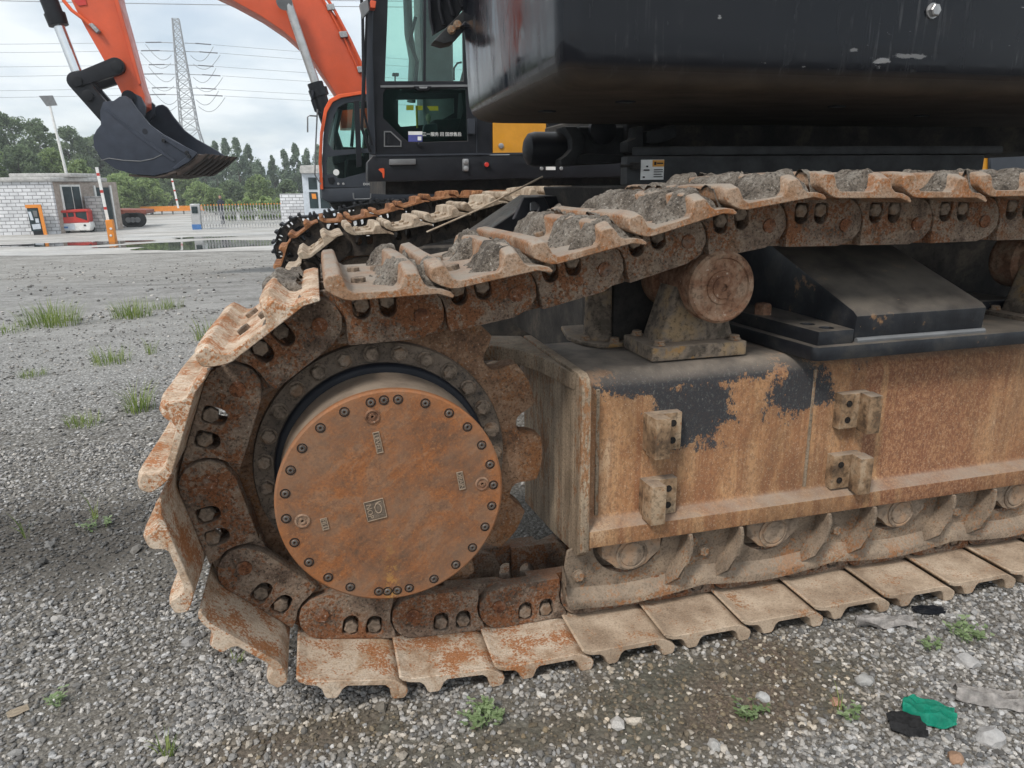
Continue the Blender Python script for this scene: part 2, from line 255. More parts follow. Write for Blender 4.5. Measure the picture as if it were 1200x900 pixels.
# ------------------------------------------------------------------ mesh helpers
WM = {}
def box(bm, x0, x1, y0, y1, z0, z1):
    v = [bm.verts.new((x, y, z)) for x in (x0, x1) for y in (y0, y1) for z in (z0, z1)]
    for f in ((0, 1, 3, 2), (4, 6, 7, 5), (0, 4, 5, 1), (2, 3, 7, 6), (0, 2, 6, 4), (1, 5, 7, 3)): bm.faces.new([v[i] for i in f])
    return v
def _p3(axis, a, b, t):
    return {'x': (t, a, b), 'y': (a, t, b), 'z': (a, b, t)}[axis]
def prism(bm, pts, axis, t0, t1, holes=()):
    if not holes:
        A = [bm.verts.new(_p3(axis, a, b, t0)) for a, b in pts]; B = [bm.verts.new(_p3(axis, a, b, t1)) for a, b in pts]
        n = len(pts)
        fs = [bm.faces.new(A), bm.faces.new(B[::-1])]
        for i in range(n): fs.append(bm.faces.new((A[i], B[i], B[(i+1) % n], A[(i+1) % n])))
        return A + B
    loops = [list(pts)] + [list(h) for h in holes]
    allv = []
    caps = []
    for t in (t0, t1):
        vs_, es = [], []
        for L in loops:
            vv = [bm.verts.new(_p3(axis, a, b, t)) for a, b in L]; vs_.append(vv)
            for i in range(len(vv)): es.append(bm.edges.new((vv[i], vv[(i+1) % len(vv)])))
        bmesh.ops.triangle_fill(bm, edges=es, use_beauty=True, use_dissolve=False)
        caps.append(vs_); allv += [x for q in vs_ for x in q]
    for A, B in zip(*caps):
        n = len(A)
        for i in range(n): bm.faces.new((A[i], B[i], B[(i+1) % n], A[(i+1) % n]))
    return allv
def lathe(bm, prof, org, axis='y', seg=32, cap=(True, True)):
    """prof: (radius, distance along the axis)"""
    rings = []
    for r, t in prof:
        ring = []
        for i in range(seg):
            a = 2*PI*i/seg; c, s = r*math.cos(a), r*math.sin(a)
            p = {'y': (c, t, s), 'x': (t, c, s), 'z': (c, s, t)}[axis]
            ring.append(bm.verts.new((org[0]+p[0], org[1]+p[1], org[2]+p[2])))
        rings.append(ring)
    for A, B in zip(rings, rings[1:]):
        for i in range(seg): bm.faces.new((A[i], A[(i+1) % seg], B[(i+1) % seg], B[i]))
    if cap[0]: bm.faces.new(rings[0])
    if cap[1]: bm.faces.new(rings[-1][::-1])
    return [v for r in rings for v in r]
def cyl(bm, p0, p1, r0, r1=None, seg=12, cap=True):
    p0, p1 = Vector(p0), Vector(p1); r1 = r0 if r1 is None else r1
    q = (p1-p0).to_track_quat('Z', 'Y')
    A = [bm.verts.new(p0+q@Vector((r0*math.cos(2*PI*i/seg), r0*math.sin(2*PI*i/seg), 0))) for i in range(seg)]
    B = [bm.verts.new(p1+q@Vector((r1*math.cos(2*PI*i/seg), r1*math.sin(2*PI*i/seg), 0))) for i in range(seg)]
    for i in range(seg): bm.faces.new((A[i], A[(i+1) % seg], B[(i+1) % seg], B[i]))
    if cap: bm.faces.new(A[::-1]); bm.faces.new(B)
    return A + B
def tube(bm, pts, r, seg=8):
    pts = [Vector(p) for p in pts]; rings = []; n = len(pts)
    up = Vector((0.13, 0.2, 1)).normalized()
    for i, p in enumerate(pts):
        d = (pts[min(i+1, n-1)]-pts[max(i-1, 0)]).normalized()
        a = d.cross(up); a = a.normalized() if a.length > 1e-4 else d.orthogonal().normalized(); b = d.cross(a)
        rr = r[i] if isinstance(r, (list, tuple)) else r
        rings.append([bm.verts.new(p+a*rr*math.cos(2*PI*k/seg)+b*rr*math.sin(2*PI*k/seg)) for k in range(seg)])
    for A, B in zip(rings, rings[1:]):
        for k in range(seg): bm.faces.new((A[k], A[(k+1) % seg], B[(k+1) % seg], B[k]))
    bm.faces.new(rings[0][::-1]); bm.faces.new(rings[-1])
def fin(bm, name, bevel=0.0, seg=1, smooth=38):
    bmesh.ops.recalc_face_normals(bm, faces=bm.faces[:])
    if bevel:
        es = [e for e in bm.edges if len(e.link_faces) == 2 and e.calc_face_angle(0) > rad(28)]
        if es: bmesh.ops.bevel(bm, geom=es, offset=bevel, segments=seg, affect='EDGES', profile=0.6, clamp_overlap=True)
    me = bpy.data.meshes.new(name); bm.to_mesh(me); bm.free()
    for p in me.polygons: p.use_smooth = True
    me.set_sharp_from_angle(angle=rad(smooth))
    return me
def put(name, me, mat, parent=None, mtx=None):
    o = bpy.data.objects.new(name, me); COL.objects.link(o)
    if mat and me is not None and not me.materials: me.materials.append(MATS[mat])
    mtx = mtx or Matrix.Identity(4)
    WM[o] = mtx
    if parent is not None:
        o.parent = parent; o.matrix_parent_inverse = WM[parent].inverted()
    o.matrix_basis = mtx
    return o
def ob(name, bm, mat, parent=None, bevel=0.0, seg=1, smooth=38, mtx=None):
    return put(name, fin(bm, name, bevel, seg, smooth), mat, parent, mtx)
def thing(name, label, cat, loc=(0, 0, 0), group=None):
    o = put(name, None, None, None, Matrix.Translation(loc)); o.empty_display_size = 0.3
    return tag(o, label, cat, group)
def tag(o, label, cat, group=None, kind=None):
    if label: o['label'] = label
    if cat: o['category'] = cat
    if group: o['group'] = group
    if kind: o['kind'] = kind
    return o
def B(): return bmesh.new()
def T(x, y, z): return Matrix.Translation((x, y, z))
def RY(a): return Matrix.Rotation(a, 4, 'Y')
def RZ(a): return Matrix.Rotation(a, 4, 'Z')
def RX(a): return Matrix.Rotation(a, 4, 'X')
def text_obj(name, s, size, mat, parent, mtx, ext=0.0015):
    cu = bpy.data.curves.new(name, 'FONT'); cu.body = s; cu.size = size; cu.extrude = ext; cu.align_x = 'CENTER'; cu.align_y = 'CENTER'; cu.resolution_u = 2
    o = bpy.data.objects.new(name, cu); COL.objects.link(o)
    dg = bpy.context.evaluated_depsgraph_get(); me = bpy.data.meshes.new_from_object(o.evaluated_get(dg))
    bpy.data.objects.remove(o); me.name = name; me.materials.clear()
    return put(name, me, mat, parent, mtx)
FACE = RX(PI/2)        # lays text, drawn in its xy plane, upright facing -Y
# ------------------------------------------------------------------ ground
def gz(y):
    t = max(0.0, min(1.0, (y-8)/16)); return -0.7*t*t*(3-2*t)
def dirt(x, y):
    """how much bare earth (0 gravel, 1 earth): trampled patch before the track"""
    d1 = 1-math.hypot((x-0.82)/0.74, (y+0.18)/0.30); d2 = 1-math.hypot((x-0.33)/0.5, (y+0.20)/0.10)
    d3 = 1-math.hypot((x+0.2)/0.42, (y+0.03)/0.12)
    n = mnoise.fractal(Vector((x*3.1, y*3.1, 2.0)), 1.0, 2.0, 3)
    return max(0.0, min(1.0, max(d1, d2*0.85, d3*0.7)*2.0+n*0.45))
def soil(x, y):
    d1 = 1-math.hypot((x+1.3+0.5*(y-1.35))/0.75, (y-1.35)/0.62); n = mnoise.fractal(Vector((x*3.5, y*3.5, 7.0)), 1.0, 2.0, 3)
    return max(0.0, min(1.0, d1*1.6+n*0.5))
def relief(x, y):
    r = mnoise.fractal(Vector((x*0.9, y*0.9, 0)), 1.0, 2.0, 4)*0.018+mnoise.fractal(Vector((x*9, y*9, 3)), 1.0, 2.0, 3)*0.006
    return r*max(0.25, min(1.0, abs(y-0.3)/0.8)) - 0.006
xs = np.unique(np.concatenate([np.linspace(-3.2, 3.2, 160), np.linspace(-30, 30, 61), np.linspace(-400, 400, 17)]))
ys = np.unique(np.concatenate([np.linspace(-1.2, 4, 130), np.linspace(-8, 30, 77), np.linspace(30, 90, 13), np.linspace(90, 900, 10)]))
V = [(x, y, gz(y)+(relief(x, y) if abs(x) < 31 and y < 24 else 0)) for y in ys for x in xs]
nx = len(xs); Fq = [(j*nx+i, j*nx+i+1, (j+1)*nx+i+1, (j+1)*nx+i) for j in range(len(ys)-1) for i in range(nx-1)]
gm = bpy.data.meshes.new('ground'); gm.from_pydata(V, [], Fq); gm.polygons.foreach_set('use_smooth', [True]*len(Fq))
ca = gm.attributes.new('earth', 'FLOAT_COLOR', 'POINT'); cd_ = np.zeros((len(V), 4), np.float32)
for i, (x, y, z) in enumerate(V):
    if abs(x) < 4 and -1.5 < y < 6: cd_[i] = (dirt(x, y), soil(x, y), 0, 1)
ca.data.foreach_set('color', cd_.ravel())
m, nt, p = newmat('ground'); v = coords(nt, False); s = nd(nt, 'ShaderNodeSeparateXYZ', {0: v})
ea = nd(nt, 'ShaderNodeAttribute', attribute_name='earth'); es = nd(nt, 'ShaderNodeSeparateColor', {0: ea.outputs['Color']})
n1 = noise_(nt, v, 0.8, 6, 0.65); n2 = noise_(nt, v, 45, 5, 0.75)
vo = nd(nt, 'ShaderNodeTexVoronoi', {'Vector': v, 'Scale': 60.0}); vo2 = nd(nt, 'ShaderNodeTexVoronoi', {'Vector': v, 'Scale': 17.0})
peb = ramp(nt, nd(nt, 'ShaderNodeSeparateColor', {0: vo.outputs['Color']}).outputs[0], [(0.0, (0.11, 0.108, 0.10)), (0.5, (0.28, 0.277, 0.268)), (0.85, (0.42, 0.417, 0.41)), (1.0, (0.58, 0.575, 0.56))])
peb = mixc(nt, ramp(nt, vo.outputs['Distance'], [(0.35, 0.0), (0.6, 0.85)]), peb, (0.05, 0.046, 0.04))
earth = ramp(nt, noise_(nt, v, 110, 4, 0.75), [(0.32, (0.04, 0.03, 0.022)), (0.5, (0.105, 0.078, 0.057)), (0.68, (0.20, 0.155, 0.118))])
olive = ramp(nt, n2, [(0.3, (0.045, 0.042, 0.030)), (0.7, (0.13, 0.12, 0.095))])
earth = mixc(nt, ramp(nt, noise_(nt, v, 2.2, 3), [(0.4, 0.0), (0.6, 1.0)]), earth, olive)
fine_ = ramp(nt, noise_(nt, v, 190, 3, 0.7), [(0.35, (0.055, 0.048, 0.039)), (0.52, (0.13, 0.117, 0.098)), (0.68, (0.27, 0.25, 0.22))])
col = mixc(nt, nd(nt, 'ShaderNodeMapRange', {0: s.outputs[1], 1: 1.5, 2: 4.0, 3: 0.15, 4: 1.0}).outputs[0], fine_, peb)
col = mixc(nt, es.outputs[0], col, earth)
col = mixc(nt, math_(nt, 'MULTIPLY', es.outputs[1], 0.8), col, (0.055, 0.048, 0.04))
# further out: fine pale gravel, then a muddy wheel-track band, then dusty hardstanding
fy = math_(nt, 'ADD', s.outputs[1], math_(nt, 'MULTIPLY', math_(nt, 'SUBTRACT', n1, 0.5), 5.0))
far = ramp(nt, noise_(nt, stretch(nt, v, 0.35, 1, 1), 2.4, 7, 0.7), [(0.32, (0.20, 0.195, 0.182)), (0.5, (0.33, 0.325, 0.31)), (0.7, (0.42, 0.415, 0.40))])
far = mixc(nt, 0.5, far, ramp(nt, n2, [(0.3, 0.3), (0.7, 1.0)]), 'MULTIPLY')
far = mixc(nt, ramp(nt, noise_(nt, v, 130, 3, 0.6), [(0.52, 0.0), (0.7, 0.7)]), far, (0.40, 0.395, 0.385))
col = mixc(nt, nd(nt, 'ShaderNodeMapRange', {0: fy, 1: 3.0, 2: 6.5, 3: 0.0, 4: 0.85}).outputs[0], col, far)
mudb = ramp(nt, noise_(nt, stretch(nt, v, 0.7, 1, 1), 1.5, 4, 0.8), [(0.36, (0.17, 0.155, 0.135)), (0.52, (0.29, 0.275, 0.25)), (0.68, (0.39, 0.38, 0.355))])
b1 = nd(nt, 'ShaderNodeMapRange', {0: fy, 1: 10.5, 2: 13.5, 3: 0.0, 4: 0.6}).outputs[0]
col = mixc(nt, b1, col, mudb)
rough_ = ramp(nt, noise_(nt, v, 11, 4, 0.85), [(0.38, 0.35), (0.55, 1.0)])
col = mixc(nt, nd(nt, 'ShaderNodeMapRange', {0: s.outputs[1], 1: 5.0, 2: 9.0, 3: 0.0, 4: 0.55}).outputs[0], col, rough_, 'MULTIPLY')
nt.links.new(col, p.inputs['Base Color']); p.inputs['Roughness'].default_value = 0.95
hh = math_(nt, 'SUBTRACT', math_(nt, 'MULTIPLY', n2, 0.5), vo.outputs['Distance']); bump(nt, p, hh, 0.7, 0.012)
gr = put('ground', gm, 'ground'); gr['kind'] = 'structure'

# loose gravel lying on it: real stones, joined
rng = np.random.default_rng(3); random.seed(3)
phi = (1+5**0.5)/2
ico = np.array([(-1, phi, 0), (1, phi, 0), (-1, -phi, 0), (1, -phi, 0), (0, -1, phi), (0, 1, phi), (0, -1, -phi), (0, 1, -phi), (phi, 0, -1), (phi, 0, 1), (-phi, 0, -1), (-phi, 0, 1)])/1.9
icf = np.array([(0, 11, 5), (0, 5, 1), (0, 1, 7), (0, 7, 10), (0, 10, 11), (1, 5, 9), (5, 11, 4), (11, 10, 2), (10, 7, 6), (7, 1, 8), (3, 9, 4), (3, 4, 2), (3, 2, 6), (3, 6, 8), (3, 8, 9), (4, 9, 5), (2, 4, 11), (6, 2, 10), (8, 6, 7), (9, 8, 1)])
def scatter(n, x0, x1, y0, y1, keep): 
    out = []
    xs_, ys_, us = rng.uniform(x0, x1, n), rng.uniform(y0, y1, n), rng.uniform(0, 1, n)
    for x, y, u in zip(xs_, ys_, us):
        if u < keep(x, y): out.append((x, y))
    return out
def intrack(x, y): return x > 0.02 and 0.015 < y < 0.64
def near_keep(x, y):
    if x > 0.2 and y > 0.02+0.0*x: return 0.12 if y < 0.9 else 0.0
    k = 1-0.90*dirt(x, y); c = mnoise.noise(Vector((x*2.3, y*2.3, 11)))
    return max(0.05, min(1.0, k*(1-0.45*soil(x, y))*(0.72+0.65*c)))
pts = scatter(60000, -2.4, 0.25, -0.3, 2.6, near_keep)+scatter(58000, -0.6, 2.4, -0.75, 0.35, near_keep)+scatter(12000, -2.4, 2.6, -0.75, 2.6, near_keep); sz = [abs(rng.normal(0.0032, 0.0020))+0.0024 for _ in pts]
p2 = scatter(1500, -2.4, 2.6, -0.75, 2.6, lambda x, y: near_keep(x, y)*0.8); pts += p2; sz += [rng.uniform(0.008, 0.014) for _ in p2]
p2 = scatter(70, -2.0, 2.6, -0.75, 1.6, lambda x, y: 0 if (x > 0.0 and y > 0) else 0.8); pts += p2; sz += [rng.uniform(0.014, 0.023) for _ in p2]
p2 = scatter(15000, -5.5, 2.0, 2.4, 7.5, lambda x, y: min(1, 2.6/y)*(1 if x < 0.4 else 0.15)); pts += p2; sz += [rng.uniform(0.006, 0.014) for _ in p2]
p2 = scatter(3500, -0.3, 4.2, 0.62, 5.0, lambda x, y: 0.6); pts += p2; sz += [rng.uniform(0.007, 0.016) for _ in p2]
p2 = scatter(9000, -16, 3.0, 7.0, 23.0, lambda x, y: min(1, 6.0/y)*(0.35+0.65*max(0, mnoise.noise(Vector((x*0.6, y*0.6, 4)))+0.4))); pts += p2; sz += [rng.uniform(0.010, 0.026) for _ in p2]
pd_ = scatter(9000, -0.8, 1.7, -0.6, 0.03, lambda x, y: dirt(x, y)); nd0 = len(pts); pts += pd_; sz += [abs(rng.normal(0, 0.0028))+0.002 for _ in pd_]
N = len(pts); pts = np.array(pts); sz = np.array(sz)
ax = rng.uniform(0, 2*PI, N); c_, s_ = np.cos(ax), np.sin(ax)
vv = ico[None]*(1+rng.uniform(-0.26, 0.26, (N, 12, 1)))*np.stack([rng.uniform(0.8, 1.45, N), rng.uniform(0.7, 1.05, N), rng.uniform(0.45, 0.85, N)], -1)[:, None, :]*sz[:, None, None]
tx = rng.uniform(-0.5, 0.5, N)[:, None]; yy = vv[..., 1]*np.cos(tx)-vv[..., 2]*np.sin(tx); zz_ = vv[..., 1]*np.sin(tx)+vv[..., 2]*np.cos(tx)
X = vv[..., 0]*c_[:, None]-yy*s_[:, None]+pts[:, 0:1]; Yv = vv[..., 0]*s_[:, None]+yy*c_[:, None]+pts[:, 1:2]
base = np.array([gz(y)+relief(x, y) for x, y in pts]); Z = zz_+(base+sz*0.34)[:, None]
co = np.stack([X, Yv, Z], -1).reshape(-1, 3).astype(np.float32); fa = (icf[None]+12*np.arange(N)[:, None, None]).reshape(-1).astype(np.int32)
sm = bpy.data.meshes.new('gravel'); sm.vertices.add(len(co)); sm.vertices.foreach_set('co', co.ravel()); sm.loops.add(len(fa)); sm.loops.foreach_set('vertex_index', fa)
nf = len(fa)//3; sm.polygons.add(nf); sm.polygons.foreach_set('loop_start', np.arange(0, 3*nf, 3, dtype=np.int32)); sm.polygons.foreach_set('loop_total', np.full(nf, 3, np.int32)); sm.update(calc_edges=True); sm.shade_flat()
g_ = np.clip(rng.beta(1.6, 2.9, N)*0.58+0.06, 0.05, 0.62)
sl_ = np.array([soil(x, y) if abs(x) < 4 and y < 6 else 0 for x, y in pts]); dl_ = np.array([dirt(x, y) if abs(x) < 4 and y < 6 else 0 for x, y in pts]); g_ *= (1-0.6*sl_)
g_[nd0:] = rng.uniform(0.05, 0.16, N-nd0)
wm = rng.uniform(0.0, 0.12, N)+0.25*dl_*rng.uniform(0, 1, N); wm[nd0:] += 0.2
cc_ = np.stack([g_*(1+wm), g_*(1+wm*0.35), g_*(1-wm*0.5), np.ones(N)], -1).astype(np.float32)
at_ = sm.attributes.new('tone', 'FLOAT_COLOR', 'POINT'); at_.data.foreach_set('color', np.repeat(cc_, 12, axis=0).ravel())
m, nt, p = newmat('stone'); a_ = nd(nt, 'ShaderNodeAttribute', attribute_name='tone')
nn = noise_(nt, coords(nt, False), 260, 3, 0.6); nt.links.new(mixc(nt, 0.8, a_.outputs['Color'], ramp(nt, nn, [(0.3, 0.55), (0.7, 1.0)]), 'MULTIPLY'), p.inputs['Base Color']); p.inputs['Roughness'].default_value = 0.85
go = put('gravel', sm, 'stone'); tag(go, 'loose grey gravel and pebbles scattered over the yard', None, kind='stuff')

# pale concrete hardstanding by the gate, with puddles
bm = B(); rr = random.Random(2); edge = [(-60+3*k, 25.2+rr.uniform(-1.6, 1.6)+0.03*k) for k in range(41)]
vs0 = [bm.verts.new((x, y, gz(y)+0.012)) for x, y in edge] + [bm.verts.new((60, 120, -0.696)), bm.verts.new((-60, 120, -0.696))]; bm.faces.new(vs0)
m, nt, p = newmat('concrete'); v = coords(nt, False)
cc2 = ramp(nt, noise_(nt, stretch(nt, v, 0.4, 1, 1), 0.7, 8, 0.7), [(0.3, (0.24, 0.23, 0.21)), (0.48, (0.40, 0.385, 0.36)), (0.7, (0.55, 0.535, 0.505))])
cc2 = mixc(nt, 0.4, cc2, ramp(nt, noise_(nt, v, 6, 6, 0.7), [(0.3, 0.35), (0.65, 1.0)]), 'MULTIPLY'); nt.links.new(cc2, p.inputs['Base Color'])
nt.links.new(ramp(nt, noise_(nt, stretch(nt, v, 0.4, 1, 1), 0.5, 5, 0.6), [(0.42, 0.35), (0.6, 0.9)]), p.inputs['Roughness'])
co_ = ob('concrete_yard', bm, 'concrete'); co_['kind'] = 'structure'
m, nt, p = newmat('water'); p.inputs['Base Color'].default_value = (0.035, 0.036, 0.032, 1); p.inputs['Roughness'].default_value = 0.03; p.inputs['IOR'].default_value = 1.6
bump(nt, p, noise_(nt, coords(nt, False), 3, 2), 0.02, 0.01)
def puddle(cx, cy, rx, ry, seed):
    r_ = random.Random(seed); bm = B(); n = 64; ph = [r_.uniform(0, 6.28) for _ in range(6)]
    vs_ = []
    for i in range(n):
        a = 2*PI*i/n; k = 1+0.16*math.sin(3*a+ph[0])+0.12*math.sin(5*a+ph[1])+0.08*math.sin(9*a+ph[2])+0.05*math.sin(14*a+ph[3])
        vs_.append(bm.verts.new((cx+rx*k*math.cos(a), cy+ry*k*math.sin(a), -0.676)))
    bm.faces.new(vs_); o = ob('puddle', bm, 'water'); o['kind'] = 'structure'
puddle(-3.4, 28.9, 4.6, 2.1, 1); puddle(-9.8, 31.8, 2.6, 1.2, 2); puddle(-13.5, 31.6, 2.4, 0.9, 3); puddle(-5.2, 33.5, 1.2, 0.6, 4)
# ------------------------------------------------------------------ the near excavator
P = 0.26
SPX, SPZ, SPR = 0.005, 0.605, 0.4507
def chain(pins, tops):
    """pins of one crawler, in running order: top run to the left, round the sprocket, bottom run to the right"""
    return pins
def near_pins():
    ang0, step = rad(75), 2*math.asin(P/2/SPR)
    wrap = [(SPX+SPR*math.cos(ang0+k*step), SPZ+SPR*math.sin(ang0+k*step)) for k in range(7)]
    top = [wrap[0]]
    for a in (9.5, 12.5, 15.0, 8.0, -1.0, -0.8, 0.3, -0.6, 0.4, -0.3, 0, -0.5, -1, -2, -4, -8):
        x, z = top[-1]; top.append((x+P*math.cos(rad(a)), z+P*math.sin(rad(a))))
    bot = [wrap[-1]]
    for a in [-3.8]+[0]*15:
        x, z = bot[-1]; bot.append((x+P*math.cos(rad(a)), z+P*math.sin(rad(a))))
    # round the front idler
    a0 = 0.0; x, z = bot[-1]; idl = []
    for a in (10, 43, 77, 111, 145):
        x, z = x+P*math.cos(rad(a)), z+P*math.sin(rad(a)); idl.append((x, z))
    return top[::-1] + wrap[1:] + bot[1:] + idl, len(top)-1
SHOE = [(-0.060, -0.072), (-0.055, -0.067), (-0.040, -0.073), (-0.02, -0.080), (0.180, -0.080), (0.198, -0.084), (0.218, -0.095), (0.236, -0.109),
        (0.239, -0.117), (0.236, -0.144), (0.230, -0.151), (0.204, -0.152), (0.197, -0.146), (0.188, -0.108), (0.174, -0.098),
        (0.074, -0.097), (0.064, -0.106), (0.056, -0.146), (0.050, -0.152), (0.026, -0.152), (0.020, -0.146), (0.010, -0.106), (-0.002, -0.096), (-0.03, -0.092), (-0.050, -0.083)]
def shoe_mesh(name, width, seed):
    bm = B(); rnd = random.Random(seed)
    n = len(SHOE); ys = [0, 0.030, 0.12*width, 0.3*width, 0.5*width, 0.7*width, width-0.030, width]
    rows = []
    for j, y in enumerate(ys):
        row = []
        for (s, z) in SHOE:
            if z < -0.12:
                if j in (0, len(ys)-1): z = z + (0.018 if s < 0.1 else 0.010)
                elif j in (1, len(ys)-2): z = z + (0.006 if s < 0.1 else 0.0)
                z += rnd.uniform(-0.001, 0.003)
            row.append(bm.verts.new((s+rnd.uniform(-.0004, .0004), y, z+rnd.uniform(-.0003, .0003))))
        rows.append(row)
    for A, C in zip(rows, rows[1:]):
        for i in range(n): bm.faces.new((A[i], A[(i+1) % n], C[(i+1) % n], C[i]))
    bm.faces.new(rows[0]); bm.faces.new(rows[-1][::-1])
    return fin(bm, name, 0.002, 1, 24)
LINK = [(0.195, 0.062), (0.012, 0.062), (-0.034, 0.046), (-0.058, 0.018), (-0.061, -0.012), (-0.054, -0.04), (-0.038, -0.062), (-0.02, -0.074), (0.005, -0.0795),
        (0.222, -0.0795), (0.214, -0.052), (0.199, -0.028), (0.194, 0.0), (0.197, 0.03)]
def dshape(s, w=0.044, z0=-0.064, z1=-0.004):
    h = w/2; zc = z1-h
    return [(s-h*0.8, z0), (s+h*0.8, z0), (s+h, z0+0.008)] + [(s+h*math.cos(a), zc+h*math.sin(a)) for a in [PI*k/6 for k in range(0, 7)]] + [(s-h, z0+0.008)]
def link_mesh(name, flip=False):
    bm = B()
    prism(bm, LINK, 'y', 0.0, 0.046, holes=[dshape(0.085), dshape(0.152)])
    bmesh.ops.recalc_face_normals(bm, faces=bm.faces[:])
    es = [e for e in bm.edges if len(e.link_faces) == 2 and e.calc_face_angle(0) > rad(60)]
    bmesh.ops.bevel(bm, geom=es, offset=0.0065, segments=2, affect='EDGES', profile=0.6, clamp_overlap=True)
    ext = [(0.10, 0.062), (0.10, -0.0795), (0.285, -0.0795), (0.312, -0.05), (0.321, 0.0), (0.30, 0.045), (0.265, 0.060)]
    prism(bm, ext, 'y', 0.034, 0.068, holes=[dshape(0.152, 0.05, -0.068, 0.0)])
    lathe(bm, [(0.034, -0.0016), (0.038, 0.002), (0.038, 0.01)], (0, 0, 0), 'y', 20)
    if flip:
        bmesh.ops.scale(bm, vec=(1, -1, 1), verts=bm.verts[:])
    return fin(bm, name, 0.0, 1, 35)
def hexm(name, r, h, dome=0.25, washer=0.0, seg=6):
    """a bolt head standing out along -Y from the origin"""
    bm = B()
    if washer: lathe(bm, [(washer, 0.001), (washer, -h*0.25)], (0, 0, 0), 'y', 14)
    lathe(bm, [(r, 0.002), (r, -h*0.85), (r*0.82, -h)], (0, 0, 0), 'y', seg)
    return fin(bm, name, 0.0, 1, 25)
def sstep(x): x = max(0.0, min(1.0, x)); return x*x*(3-2*x)
def mud_mesh(name, seed, width, full=0.5):
    """dried mud heaped against the inner grouser, caked over both grousers"""
    bm = B(); ns, ny = 54, 104; s0, s1 = -0.022, 0.244
    off = Vector((seed*7.3, seed*3.1, 0)); V = []
    for j in range(ny+1):
        y = 0.003+(width-0.006)*j/ny; row = []
        edge_n = mnoise.noise(Vector((y*13, seed, 3)))
        for i in range(ns+1):
            s = s0+(s1-s0)*i/ns
            mask = mnoise.fractal(Vector((s*8, y*9, seed*1.7))+off, 0.9, 2.0, 2)*0.8+full
            fine = mnoise.fractal(Vector((s*26, y*26, seed))+off, 0.8, 2.0, 3); vf = mnoise.noise(Vector((s*80, y*80, seed))+off)
            reach = 0.03+0.11*full*(1+0.9*edge_n)
            if s < 0.012: e = 0.024+0.020*(s+0.022)/0.034
            elif s < 0.060: e = 0.0585
            elif s < 0.190:
                t = (s-0.060)/max(0.015, reach); e = 0.054*(1-sstep(t)*0.98) - (0.012 if t > 1.0 and full < 0.7 else -0.004 if t > 1.0 else 0)
            else: e = 0.0575
            endf = min(1.0, max(0.0, y-0.012-0.018*(edge_n+0.6)*(1 if s > 0.062 else 0.25))/0.03, (width-y)/0.016)
            m = sstep(mask*1.7+0.05)*max(0.0, endf)
            if s > 0.186: m *= sstep(full*1.5-0.12+0.8*mnoise.noise(Vector((s*10, y*7, seed+2))))
            lump = mnoise.noise(Vector((s*17, y*15, seed+9))+off); h = -0.016+(e+0.016)*m + (fine*0.010+vf*0.004+lump*0.011)*(0.3+0.7*m)
            if 0.010 < s < 0.062 or s > 0.186: h = min(h, 0.0590+fine*0.006+vf*0.002+max(0, lump)*0.008)
            row.append(bm.verts.new((s+0.003*vf, y+0.003*fine, -0.095-h)))
        V.append(row)
    for j in range(ny):
        for i in range(ns):
            q = (V[j][i], V[j][i+1], V[j+1][i+1], V[j+1][i])
            if max(-v.co.z for v in q) > 0.0945: bm.faces.new(q)
    bmesh.ops.delete(bm, geom=[v for v in bm.verts if not v.link_faces], context='VERTS')
    return fin(bm, name, 0.0, 1, 75)

def build_track(parent, off, pins, width, shoe_mat, link_mat, mud=None, nuts=None, bolts=None, near_only=False, kz=1.0):
    """one crawler: each track_shoe is a part; its links, pins, nuts, bolts and mud are sub-parts"""
    shoes = [shoe_mesh('track_shoe', width, k) for k in range(3)]
    mid = width/2; g0, g1 = mid-0.145, mid+0.145
    lm, lf = link_mesh('track_link'), link_mesh('track_link', True)
    nutm = hexm('shoe_nut', 0.0205, 0.022); pinm = hexm('track_pin', 0.020, 0.005, seg=18)
    boltm = hexm('shoe_bolt', 0.019, 0.014)
    rnd = random.Random(5)
    muds = {}
    for k in range(len(pins)-1):
        (xa, za), (xb, zb) = pins[k], pins[k+1]
        a = math.atan2(zb-za, xb-xa)
        M = T(*off) @ T(xa, 0, za) @ RY(-a)
        sh = put('track_shoe', shoes[k % 3] if not callable(shoe_mat) else shoes[k % 3].copy(), shoe_mat(k) if callable(shoe_mat) else shoe_mat, parent, M @ T(0, rnd.uniform(-.004, .004), 0) @ RY(rnd.uniform(-.006, .006)))
        put('track_link', lm, link_mat, sh, M @ T(0, g0, 0)); 
        put('track_link', lf, link_mat, sh, M @ T(0, g1, 0))
        if nuts and nuts(k):
            for s in (0.085, 0.152): put('shoe_nut', nutm, 'nut', sh, M @ T(s+rnd.uniform(-.002, .002), g0+0.022, -0.042+rnd.uniform(-.006, .003)) @ RY(rnd.uniform(0, 1)))
            put('track_pin', pinm, 'pin', sh, M @ T(0, g0-0.003, 0) @ RY(rnd.uniform(0, 1)))
        if bolts and bolts(k):
            for s in (0.085, 0.152):
                for y in (g0+0.02, g1-0.02): put('shoe_bolt', boltm, 'nut' if shoe_mat != 'tan_shoe' else 'tan_shoe', sh, M @ T(s, y, -0.097) @ RX(PI/2) @ RY(rnd.uniform(0, 1)))
        if mud and mud(k) is not None:
            me = mud_mesh('mud_clump', k*1.37+1, width, mud(k)); put('mud_clump', me, 'mud', sh, M)

